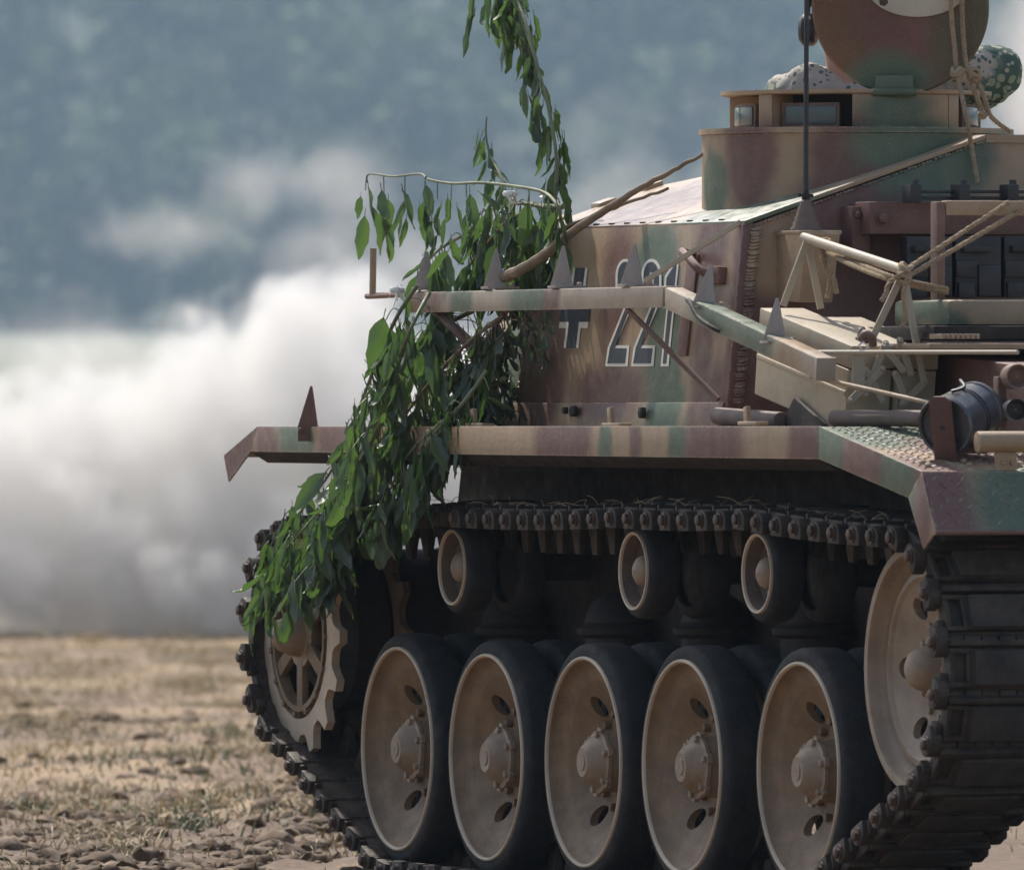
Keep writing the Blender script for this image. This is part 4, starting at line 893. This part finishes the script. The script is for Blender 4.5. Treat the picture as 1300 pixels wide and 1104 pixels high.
# A frames and carrying tube on the boxes
def flatbar(name, p, q, w=.018, t=.006, m='box'):
    b = MB(); b.bar(p, q, t if 0 else w, t, (1, 0, 0)); return b.build(name, m, tank, bevel=.0015)
x1_ = (o1 + ex * .10).x; x2_ = (o1 + ex * (LB + .03)).x
ap1, ap2 = WX(1025, 303, x1_), WX(1147, 343, x2_)
flatbar('frame_leg', ap1 + Vector((.004, 0, 0)), WX(994, 388, x1_)); flatbar('frame_leg', ap1 - Vector((.004, 0, 0)), WX(1042, 392, x1_))
flatbar('frame_leg', ap2 + Vector((.006, 0, 0)), WX(1108, 428, x2_)); flatbar('frame_leg', ap2 - Vector((.004, 0, 0)), WX(1173, 486, x2_))
b = MB().tube([ap1 - (ap2 - ap1).normalized() * .02, ap2 + (ap2 - ap1).normalized() * .015], .0125, 16); b.build('carrying_tube', 'box', tank)
b = MB(); b.tube(smooth_path([WX(1092, 432, x2_ + .02), WX(1098, 424, x2_ + .03), WX(1106, 428, x2_ + .03), WX(1108, 438, x2_ + .02)], 5), .011, 10); b.build('leather_strap', 'brown', tank)
b = MB(); P = [WX(1090, 438, x2_ + .034), WX(1096, 446, x2_ + .034), WX(1103, 440, x2_ + .034), WX(1096, 434, x2_ + .034), WX(1090, 438, x2_ + .034)]; b.tube(P, .0025, 6); b.build('strap_buckle', 'white', tank)
# tubes lying on the guard
b = MB(); P = [W(911, 528, .13), W(992, 534, .13)]; b.tube(P, .022, 20); b.build('tool_handle', 'boot', tank, bevel=.003)
b = MB(); P = [W(1058, 531, .10), W(1190, 531, .24)]; b.tube(P, .020, 20); b.build('barrel_rod', 'boot', tank, bevel=.003)
b = MB(); b.slab([W(1008, 505, .14), W(1045, 538, .14), W(1045, 541, .14), W(990, 541, .14)], (0, .01, 0)); b.build('box_bracket', 'dark', tank)
# smoke canister on its cradle
M['plate_red'] = mat('dark_red_paint', (.105, .045, .036), .55, bump=.3, var=.25, chips=.5)
cc = W(1200, 541, .12); cax = Vector((.34, .90, .20)).normalized(); cax = (W(1258, 513, .30) - cc).normalized()
cc.z = max(cc.z, 1.17)
b = MB().lathe([(.002, .006), (.062, .006), (.064, -.004), (.070, -.006), (.073, .0), (.073, .006), (.070, .012), (.070, .15), (.073, .153), (.073, .165), (.064, .175), (.05, .185), (.002, .188)], cc, cax, 40); can = b.build('canister', 'canister', tank, 40)
pl_n = cax; b = MB(); u_ = Vector((0, 0, 1)).cross(cax).normalized(); v_ = cax.cross(u_)
b.slab([cc - cax * .01 + u_ * x + v_ * y for x, y in ((-.030, -.078), (.030, -.078), (.030, .066), (.014, .076), (-.014, .076), (-.030, .066))], -cax * .006); b.build('canister_plate', 'plate_red', tank, bevel=.001)
b = MB().lathe([(.006, 0), (.006, .002)], cc - cax * .0165, -cax, 12, True, True); b.build('plate_hole', 'black', tank)
for t in (.085, .098):
    b = MB().lathe([(.0695, t - .002), (.0718, t - .002), (.0718, t + .002), (.0695, t + .002)], cc, cax, 40); b.build('canister_band', 'black', can)
b = MB(); b.tube(smooth_path([cc + cax * .05 + v_ * .074, cc + cax * .06 + v_ * .082 - u_ * .03, cc + cax * .10 + v_ * .09, cc + cax * .12 + v_ * .08 + u_ * .01], 6), .004, 8); b.build('canister_handle', 'black', can)
b = MB(); b.slab([cc + cax * .10 + u_ * x + v_ * y for x, y in ((-.05, -.09), (.06, -.09), (.074, .0), (.070, .0), (.05, -.06), (-.05, -.06))], cax * .02); b.build('canister_cradle', 'brown', tank)
# tubular lamp bar at the tail edge
lp0 = W(1240, 561, .15); b = MB(); b.tube([lp0, lp0 + Vector((.02, .45, .002))], .0255, 24); b.build('tail_tube', 'tan', tank, bevel=.004)
for dy in (.075,):
    a = lp0 + Vector((.0, dy, -.05)); b = MB(); b.box(a, (.006, 0, 0), (0, .026, 0), (0, 0, .034)); hexnut(b, a + Vector((.006, -.012, 0)), (1, 0, 0), .006, .005); hexnut(b, a + Vector((.006, .012, 0)), (1, 0, 0), .006, .005); b.build('tube_bracket', 'tan', tank, bevel=.002)
# round tail fittings
for px, py, r_, m in ((1289, 478, .030, 'brown'), (1287, 520, .026, 'black')):
    c = WX(px, py, X2 - .25); b = MB().lathe([(.002, .028), (r_ * .8, .026), (r_ * .85, .05), (r_, .052), (r_, -.05)], c, (1, -.25, 0), 24); b.build('tail_lamp', m, tank)
a, c = WX(1263, 545, X2 - .32), WX(1274, 478, X2 - .32); b = MB(); b.abox((X2 - .33, a.y, a.z), (X2 - .30, c.y, c.z)); b.build('lamp_bracket', 'brown', tank, bevel=.002)
# straw caught on the track
b = MB()
for k in range(60):
    p = Vector((random.uniform(WC[0].x, ic.x - .1), random.uniform(.03, .12), 0)); p.z = at_s(0).z; 
    zz = min((abs(d[0] - p.x), d[1]) for d in dense if d[1] > .75)[1]; p.z = zz + .036
    d = Vector((random.uniform(-.03, .03), random.uniform(-.03, .03), random.uniform(0, .012))); b.tube([p, p + d + Vector((0, 0, .006)), p + d * 2], .0009, 4)
stuff(b.build('caught_straw', 'rope', tank))
# ------------------------------------------------------------------ ropes tied on the vehicle
def rope(name, P, r=.0085, label=None, n=10, parent=None):
    P = smooth_path(P, 8); b = MB()
    L_ = 0; pos_ = []
    dense_ = []
    for i in range(len(P) - 1):
        m = max(2, int((P[i + 1] - P[i]).length / .0035))
        for k in range(m): dense_.append(P[i].lerp(P[i + 1], k / m))
    dense_.append(P[-1])
    for ph in (0, 2 * math.pi / 3, 4 * math.pi / 3):
        path = []; s = 0
        for i, p in enumerate(dense_):
            d = (dense_[min(i + 1, len(dense_) - 1)] - dense_[max(i - 1, 0)]).normalized(); a = Vector((.3, .5, .81)); a = (a - d * a.dot(d)).normalized(); c = d.cross(a)
            if i: s += (p - dense_[i - 1]).length
            t = s * 2 * math.pi / .030 + ph; path.append(p + (a * math.cos(t) + c * math.sin(t)) * r * .56)
        b.tube(path, r * .50, 5)
    return b.build(name, 'rope', parent, smooth=60)
def rope_thing(label, runs, knots, base):
    e = empty('rope', base, label, 'rope', None)
    for P in runs: o = rope('strand', P, .0066, parent=e)
    for c, r in knots:
        b = MB()
        for k in range(3):
            ax = Vector((random.uniform(-1, 1), random.uniform(-1, 1), random.uniform(-1, 1))).normalized(); u = ax.orthogonal().normalized(); w = ax.cross(u)
            b.tube([c + (u * math.cos(R(20 * t)) + w * math.sin(R(20 * t))) * r for t in range(19)], .0062, 6)
        b.build('knot', 'rope', e, smooth=60)
    return e
LX = lc.x + .11
k1, k2 = WX(1215, 92, LX), WX(1236, 95, LX)
rope_thing('pale hemp rope hanging from the open hatch lid down the cupola', [
    [WX(1207, -40, LX), WX(1208, 20, LX), WX(1212, 62, LX), k1, WX(1226, 145, LX + .06), WX(1234, 190, XSR + .02), WX(1241, 232, XSR + .03)],
    [WX(1221, -40, LX), WX(1222, 30, LX), WX(1227, 84, LX), k2, WX(1250, 125, LX), WX(1258, 148, LX), WX(1283, 168, LX)],
    [k1, WX(1228, 90, LX), k2, WX(1234, 108, LX), WX(1240, 122, LX), WX(1247, 143, LX)]], [(k1, .014), (k2, .015), (WX(1247, 146, LX), .007)], (LX, CY, ZC2))
ka, kb = WX(1048, 312, x1_), ap2 + Vector((.012, 0, .0))
rope_thing('hemp rope knotted to the carrying tube and stretched to the shelf arm', [
    [kb, WX(1280, 257, XM - .045)], [kb + Vector((0, .01, -.014)), WX(1282, 275, XM - .045), WX(1290, 268, XM - .045)]], [(kb, .018), (kb + Vector((.01, -.008, -.02)), .014)], kb)
rope_thing('slack doubled hemp rope between the tube knot and the shelf post', [
    [ka, WX(1062, 322, x1_ + .1), WX(1135, 352, x2_ - .02), WX(1202, 367, XM - .04)], [ka + Vector((0, 0, -.012)), WX(1085, 338, x1_ + .3), WX(1140, 358, x2_ - .02), WX(1202, 371, XM - .04)],
    [ka, WX(1044, 330, x1_ + .02), WX(1053, 352, x1_ + .03), WX(1050, 378, x1_ + .03)], [ka, WX(1052, 335, x1_ + .03), WX(1060, 360, x1_ + .04), WX(1062, 372, x1_ + .04)],
    [kb + Vector((.02, 0, 0)), WX(1130, 358, x2_ + .03), WX(1125, 372, x2_ + .03), WX(1119, 382, x2_ + .03)], [kb + Vector((.02, 0, 0)), WX(1147, 372, x2_ + .035), WX(1149, 400, x2_ + .035), WX(1145, 414, x2_ + .035)]], [(ka, .016)], ka)

# ------------------------------------------------------------------ crewman behind the lid
def skin_body(name, verts, edges, radii, m, parent, sub=2, root=0):
    me = bpy.data.meshes.new(name); me.from_pydata([Vector(v) for v in verts], edges, []); me.materials.append(M[m])
    o = bpy.data.objects.new(name, me); COL.objects.link(o)
    sk = o.modifiers.new('skin', 'SKIN'); sk.use_smooth_shade = True
    for i, r in enumerate(radii):
        s = me.skin_vertices[0].data[i]; s.radius = r if isinstance(r, tuple) else (r, r); s.use_root = (i == root)
    sb = o.modifiers.new('sub', 'SUBSURF'); sb.levels = sb.render_levels = sub
    if parent is not None: o.parent = parent; o.location = -Vector(parent.location)
    return o
RV_, FV_ = Vector((ST, CT, 0)), Vector((-CT, ST, 0))           # across and away from the lens
pb = Vector((CX, CY, 0)) + FV_ * .06
def pp_(px, py, dep=0): p = pb + FV_ * dep + RV_ * ((px - 1087) / 500); p.z = H + (HOR - py) / 498; return p
spots_ = None
def smock_extra(N, L, pos, nz, mr, mix, cur):
    def vor(s, a):
        v = N.new('ShaderNodeTexVoronoi'); v.inputs['Scale'].default_value = s; v.inputs['Randomness'].default_value = .9
        o_ = N.new('ShaderNodeVectorMath'); o_.operation = 'ADD'; o_.inputs[1].default_value = (a, a * 2, a * 3); L.new(pos, o_.inputs[0]); L.new(o_.outputs[0], v.inputs['Vector']); return v.outputs['Distance']
    dr = N.new('ShaderNodeVectorMath'); dr.operation = 'DOT_PRODUCT'; dr.inputs[1].default_value = RV_; L.new(pos, dr.inputs[0])
    ra_ = N.new('ShaderNodeMath'); ra_.operation = 'SUBTRACT'; ra_.inputs[1].default_value = pb.dot(RV_) + .12; L.new(dr.outputs['Value'], ra_.inputs[0])
    rb_ = N.new('ShaderNodeMath'); rb_.operation = 'MULTIPLY_ADD'; rb_.inputs[1].default_value = .45; L.new(ra_.outputs[0], rb_.inputs[0]); L.new(nz(7, 2, .4).outputs[0], rb_.inputs[2])
    reg = mr(rb_.outputs[0], .46, .54, 0, 1)
    g = mix(mr(vor(52, 1.3), .30, .36, 1, 0), (.41, .365, .315), (.09, .12, .105)); g2 = mix(mr(vor(36, 4.7), .40, .46, 1, 0), (.07, .115, .09), (.28, .31, .22))
    g2 = mix(mr(vor(50, 9.1), .28, .33, 1, 0), g2, (.40, .37, .30))
    return mix(reg, g, g2)
M['smock'] = mat('spotted_smock_cloth', (.42, .38, .32), .9, bump=.5, bscale=160, var=.12, extra=smock_extra)
M['headset'] = mat('headset_black', (.02, .02, .02), .4, var=.2)
M['hair'] = mat('dark_hair', (.05, .035, .025), .6, bump=.8, bscale=300, var=.3)
person = empty('person', (pb.x, pb.y, ZC1 - .9), 'crewman in a spotted camouflage smock leaning in the cupola behind the open hatch lid', 'person')
hd = pp_(1074, 28)
bv = [pp_(1100, 420, .0), pp_(1098, 300), pp_(1095, 200), pp_(1085, 125), pp_(1074, 90), hd + Vector((0, 0, -.05)), hd, hd + Vector((0, 0, .08)),
      pp_(1024, 118), pp_(1000, 128, .03), pp_(1012, 195, .16), pp_(1165, 112), pp_(1262, 98, .02), pp_(1200, 160, .2)]
be = [(0, 1), (1, 2), (2, 3), (3, 4), (4, 5), (5, 6), (6, 7), (3, 8), (8, 9), (9, 10), (3, 11), (11, 12), (12, 13)]
br_ = [.12, .12, .12, .07, .05, .065, .082, .06, .04, .035, .03, .04, .035, .03]
skin_body('body', bv, be, br_, 'skin', person)
sv = [pp_(1100, 420), pp_(1098, 300), pp_(1095, 200), pp_(1085, 128), pp_(1078, 100), pp_(1030, 112), pp_(997, 120, .02), pp_(1005, 190, .12), pp_(1160, 112), pp_(1225, 94), pp_(1268, 90, .02), pp_(1250, 118, .10), pp_(1190, 160, .2)]
se = [(0, 1), (1, 2), (2, 3), (3, 4), (3, 5), (5, 6), (6, 7), (3, 8), (8, 9), (9, 10), (10, 11), (11, 12)]
sr = [.13, .14, .14, .075, .055, .066, .055, .05, .07, .082, .068, .05, .045]
bm = bmesh.new()
for i, j in se:
    A_, B_ = Vector(sv[i]), Vector(sv[j]); n_ = max(2, int((B_ - A_).length / .018))
    for k in range(n_ + 1):
        t = k / n_; bmesh.ops.create_icosphere(bm, subdivisions=2, radius=sr[i] + (sr[j] - sr[i]) * t, matrix=Matrix.Translation(A_.lerp(B_, t)))
me = bpy.data.meshes.new('smock'); bm.to_mesh(me); bm.free(); me.materials.append(M['smock'])
sm = bpy.data.objects.new('smock', me); COL.objects.link(sm); sm.parent = person; sm.location = -Vector(person.location)
rm_ = sm.modifiers.new('remesh', 'REMESH'); rm_.mode = 'VOXEL'; rm_.voxel_size = .011; rm_.use_smooth_shade = True
tx = bpy.data.textures.new('cloth_folds', 'CLOUDS'); tx.noise_scale = .06; tx.noise_depth = 2
smo = sm.modifiers.new('smooth', 'SMOOTH'); smo.iterations = 6
dm_ = sm.modifiers.new('folds', 'DISPLACE'); dm_.texture = tx; dm_.strength = .03; dm_.texture_coords = 'GLOBAL'
b = MB(); b.lathe([(.002, -.02), (.034, -.02), (.042, -.012), (.042, .012), (.030, .022), (.002, .022)], pp_(1027, 38), -RV_ + FV_ * .2, 24); b.lathe([(.002, -.02), (.034, -.02), (.042, -.012), (.042, .012), (.002, .022)], pp_(1108, 34), RV_, 24)
b.tube(smooth_path([pp_(1025, 30), pp_(1030, -10), pp_(1066, -32), pp_(1104, -10), pp_(1110, 30)], 5), .008, 8); hs_ = b.build('headset', 'headset', person, 40)
b = MB(); c_ = hd + Vector((0, 0, .035))
for i in range(7):
    pass
b.lathe([(.09 * math.sin(R(a)), .105 * math.cos(R(a))) for a in range(0, 96, 8)], c_ + FV_ * .005, (0, 0, 1), 24); b.build('hair', 'hair', person)
b = MB(); b.add([hd + FV_ * .085 + Vector((0, 0, .0)) - RV_ * .012, hd + FV_ * .085 + RV_ * .012, hd + FV_ * .108 + Vector((0, 0, -.005)), hd + FV_ * .082 + Vector((0, 0, .04))], [(0, 1, 2), (0, 2, 3), (1, 3, 2), (0, 3, 1)]); b.build('nose', 'skin', person)
# ------------------------------------------------------------------ leafy branches laid on as camouflage
def leaf_mesh(k, wide, curl, fold):
    rnd = random.Random(k); n = 7; V = []; F = []
    for i in range(n + 1):
        t = i / n; w = wide * (math.sin(math.pi * min(1, t * 1.02) ** .75) ** .8 if 0 < t < 1 else .02) * (1 + rnd.uniform(-.12, .12))
        a = curl * t * t; cx = math.sin(a) * t * .35 + rnd.uniform(-.008, .008); z = -t * math.cos(a * .5)
        fo = fold * (1 - .3 * t) + rnd.uniform(-.1, .1)
        wl = w * (1 + rnd.uniform(-.15, .15)); tw = .5 * t * rnd.uniform(.5, 1.2)
        for s in (-1, -.55, 0, .55, 1):
            y = s * wl * math.cos(fo); x = cx + abs(s) * wl * math.sin(fo) + (rnd.uniform(-.02, .02) if abs(s) == 1 else 0) - (abs(s) == 1) * .02
            V.append(Vector((x * math.cos(tw) - y * math.sin(tw), x * math.sin(tw) + y * math.cos(tw), z)))
        if i:
            o_ = (i - 1) * 5
            for j in range(4): F.append((o_ + j, o_ + j + 1, o_ + 6 + j, o_ + 5 + j))
    b = MB(); b.v = V; b.f = F
    b.tube([(0, 0, .16), (.01, 0, .06), (0, 0, -.05)], .010, 4)
    return b
LEAF = [leaf_mesh(k, w, c, f).data('leaf', 'leaf', 0, recalc=False) for k, (w, c, f) in enumerate(((.18, .5, .7), (.15, 1.2, .95), (.19, .3, .6), (.14, .9, 1.1), (.17, 1.6, .8), (.15, .4, 1.0)))]
DRY = [leaf_mesh(20 + k, w, c, f).data('leaf', 'leaf_dry', 0, recalc=False) for k, (w, c, f) in enumerate(((.15, 1.4, 1.1), (.20, 1.8, .8), (.12, .9, 1.2), (.17, 2.2, .9)))]
for me in LEAF + DRY: me.polygons.foreach_set('use_smooth', [True] * len(me.polygons))
def add_leaf(e, p, size, meshes, tilt=.35, yaw=None):
    o = link('leaf', random.choice(meshes), e, p - Vector(e.location), (random.gauss(0, tilt * random.choice((.7, 1, 1.6))), random.gauss(0, tilt * random.choice((.7, 1, 1.6))), random.uniform(0, 6.28) if yaw is None else yaw)); s = size * random.uniform(.55, 1.1); o.scale = (s * random.uniform(.85, 1.2), s * random.uniform(.85, 1.2), s); return o
def path_at(P, t):
    f = t * (len(P) - 1); i = min(int(f), len(P) - 2); return P[i].lerp(P[i + 1], f - i)
def branch(label, pts_, Y=0.0, n=20, size=.11, r0=.007, r1=.002, spread=.03, meshes=None, t0=.08, clusters=None, drop=.03, group=None, twigs=0, stem='stem', tilt=.24, name='leafy_branch', cl=3):
    """a stem through photo points (x, y, width) with hanging leaves in clusters of three or so"""
    P = smooth_path([W(p[0], p[1], p[2] if len(p) > 2 else Y) for p in pts_], 7)
    e = empty(name, P[0], label, 'branch', group or 'leafy camouflage branches')
    b = MB().tube(P, [r0 + (r1 - r0) * i / (len(P) - 1) for i in range(len(P))], 7)
    ts = clusters or [t0 + (1 - t0) * (k + random.uniform(-.3, .3)) / max(1, n - 1) for k in range(n)]
    for t in ts:
        p = path_at(P, max(0, min(1, t))); q = p + Vector((random.uniform(-.6, .6) * spread * 2.6, random.gauss(0, spread), -random.uniform(.3, 1) * drop))
        b.tube(smooth_path([p, (p + q) / 2 + Vector((0, 0, drop * .4)), q], 3), .0016, 4)
        for j in range(random.choice((cl - 1, cl, cl + 1))):
            add_leaf(e, q + Vector((random.uniform(-.02, .02), random.uniform(-.016, .016), -j * size * .22 + .01)), size, meshes or LEAF, tilt)
    b.build('stem', stem, e)
    return e
branch('tall drooping branch sticking up highest above the roof corner', [(700, 300, .25), (707, 215), (699, 150), (684, 90), (668, 40), (655, -5), (646, -40)], .25, clusters=[.04, .1, .16, .22, .28, .34, .38, .42, .47, .52, .57, .62, .66, .7, .73, .77, .82, .88, .95], size=.105, r0=.006, spread=.014, drop=.04, cl=4)
branch('small bunch of leaves beside the tall branch, drooping left near the top edge', [(684, 90, .25), (668, 30), (650, -12), (640, -25), (628, -28), (606, -22)], .25, clusters=[.4, .48, .55, .62, .68, .74, .8, .97], size=.12, r0=.005, spread=.016, drop=.05, cl=4)
branch('short upright sprig with a bare pointed tip', [(648, 262, .2), (636, 225), (622, 195), (617, 170), (618, 148)], .2, clusters=[.1, .2, .3, .4, .5, .6, .7, .8], size=.075, r0=.005, spread=.008, drop=.02)
branch('thin horizontal twig with leaf bunches hanging in a row', [(712, 282, .15), (708, 262, .13), (690, 244, .13), (650, 236), (610, 232), (575, 233), (545, 228), (533, 221), (500, 224), (469, 221), (466, 232)], .13, clusters=[.97, .84, .76, .64, .62, .56, .5, .45, .38, .34, .3, .25, .2, .12, .06], size=.115, r0=.005, r1=.0022, spread=.003, drop=.05, tilt=.14, cl=4)
branch('dense leafy bunch hanging over the roof corner', [(715, 262, .2), (690, 262), (665, 258), (640, 262), (615, 268)], .19, n=15, size=.13, r0=.008, spread=.035, drop=.05)
branch('leafy stem slanting down behind the first spikes', [(668, 268, .17), (640, 285), (610, 320), (585, 350), (560, 375)], .16, n=11, size=.125, r0=.006, spread=.03, drop=.05, stem='wood')
branch('bunch of big leaves hanging between the first two spikes', [(600, 290, .12), (585, 300), (560, 315), (545, 330)], .12, n=9, size=.14, spread=.02, drop=.04)
branch('long branch sweeping from the rail end down past the mudguard to the sprocket', [(530, 362, .02), (505, 400), (480, 455), (455, 520), (425, 590), (385, 645), (352, 680), (328, 722)], -.02, n=40, size=.135, r0=.006, spread=.030, drop=.05, cl=3)
branch('inner branch hanging from the rail over the mudguard edge', [(545, 372, .03), (520, 420), (497, 480), (476, 540), (450, 600), (425, 645), (400, 690), (385, 715)], -.05, n=42, size=.13, r0=.006, spread=.032, drop=.05)
branch('branch trailing lowest over the sprocket hub', [(520, 440, .0), (490, 520), (455, 590), (420, 632), (385, 672), (362, 700), (350, 730)], -.08, n=36, size=.13, r0=.008, spread=.034, drop=.05)
branch('leafy curtain in front of the sprocket teeth', [(470, 570, -.06), (445, 610), (428, 640), (420, 670), (414, 695), (412, 715)], -.07, n=20, size=.125, r0=.006, spread=.03, drop=.05)
branch('drooping stem with folded leaves over the skirt beside the track', [(618, 470, .08), (585, 515, .02), (550, 545, -.02), (520, 575, -.03), (500, 610, -.04), (490, 640, -.04)], 0, n=24, size=.125, r0=.006, spread=.022, drop=.05)
branch('branch end hanging in front of the first return roller', [(600, 500, .06), (565, 535, -.01), (545, 560, -.03), (538, 590, -.03), (532, 610, -.03)], 0, n=13, size=.125, r0=.005, spread=.012, drop=.04)
branch('middle branch crossing the bundle above the mudguard', [(640, 400, .12), (600, 430, .08), (555, 475, .04), (515, 525, 0), (470, 575, -.03), (440, 640, -.05)], 0, n=40, size=.12, r0=.006, spread=.036, drop=.05, stem='wood')
branch('shrivelled bundle stuffed under the spike rail', [(650, 385, .13), (625, 420, .12), (600, 470, .12), (590, 520, .12)], .12, n=60, size=.075, spread=.045, drop=.05, meshes=DRY, stem='wood', cl=4)
branch('shrivelled twigs lying on the guard at the foot of the armour', [(640, 480, .12), (610, 500, .12), (570, 520, .1), (545, 530, .1)], .1, n=40, size=.075, spread=.04, drop=.03, meshes=DRY, cl=4)
branch('leaf bundle behind the rail end', [(600, 395, .14), (570, 410, .14), (540, 430, .13), (515, 470, .12)], .12, n=34, size=.10, spread=.04, drop=.05, meshes=LEAF + DRY)
branch('dried sprig dangling below the rail by the painted cross', [(690, 392, .14), (693, 410), (691, 432), (688, 450)], .14, n=10, size=.05, spread=.008, drop=.02, meshes=DRY, r0=.003)
branch('dark tangle of leaves against the roof corner', [(700, 300, .25), (680, 310), (655, 330), (640, 345)], .24, n=22, size=.11, spread=.03, drop=.04, meshes=LEAF + DRY)
# bare sticks
def stick(label, pts_, r0, r1, m='wood'):
    P = smooth_path([W(*p) for p in pts_], 6); P = [p + Vector((0, 0, random.uniform(-.002, .002))) for p in P]
    o = MB().tube(P, [r0 + (r1 - r0) * i / (len(P) - 1) for i in range(len(P))], 10).build('stick', m); o.location = (0, 0, 0); tag(o, label, 'stick'); return o
stick('long bare peeled pole leaning from the spike rail up to the cupola', [(640, 352, .10), (680, 332, .12), (720, 300, .16), (770, 266, .22), (815, 238, .28), (862, 212, .34), (892, 196, .38)], .0155, .004)
stick('thin dark stick beside the peeled pole on the roof edge', [(700, 296, .26), (760, 272, .28), (800, 256, .31), (848, 240, .36)], .006, .004)
stick('bare wooden prop crossing under the spike rail', [(556, 398, .09), (580, 420, .1), (598, 443, .12)], .014, .012, 'brown')
# white cloth ties
for px, py, Y, lab in ((648, 246, .12, 'white cloth strip tied round the twigs at the roof corner'), (504, 368, .0, 'white cloth strip tied at the end of the spike rail')):
    b = MB(); c = W(px, py, Y)
    for k in range(7):
        a = Vector((random.uniform(-.01, .01), random.uniform(-.015, .015), random.uniform(-.01, .015))); q = c + a + Vector((random.uniform(-.02, .02), random.uniform(-.015, .025), -random.uniform(.01, .05)))
        b.bar(c + a, q, .012, .0025, (random.uniform(-.5, .5), 1, .2))
    b.tube([c + Vector((.012 * math.cos(R(30 * t)), .014 * math.sin(R(30 * t)), 0)) for t in range(13)], .008, 6)
    tag(b.build('cloth_tie', 'cloth_white', None, smooth=60), lab, 'cloth strip')
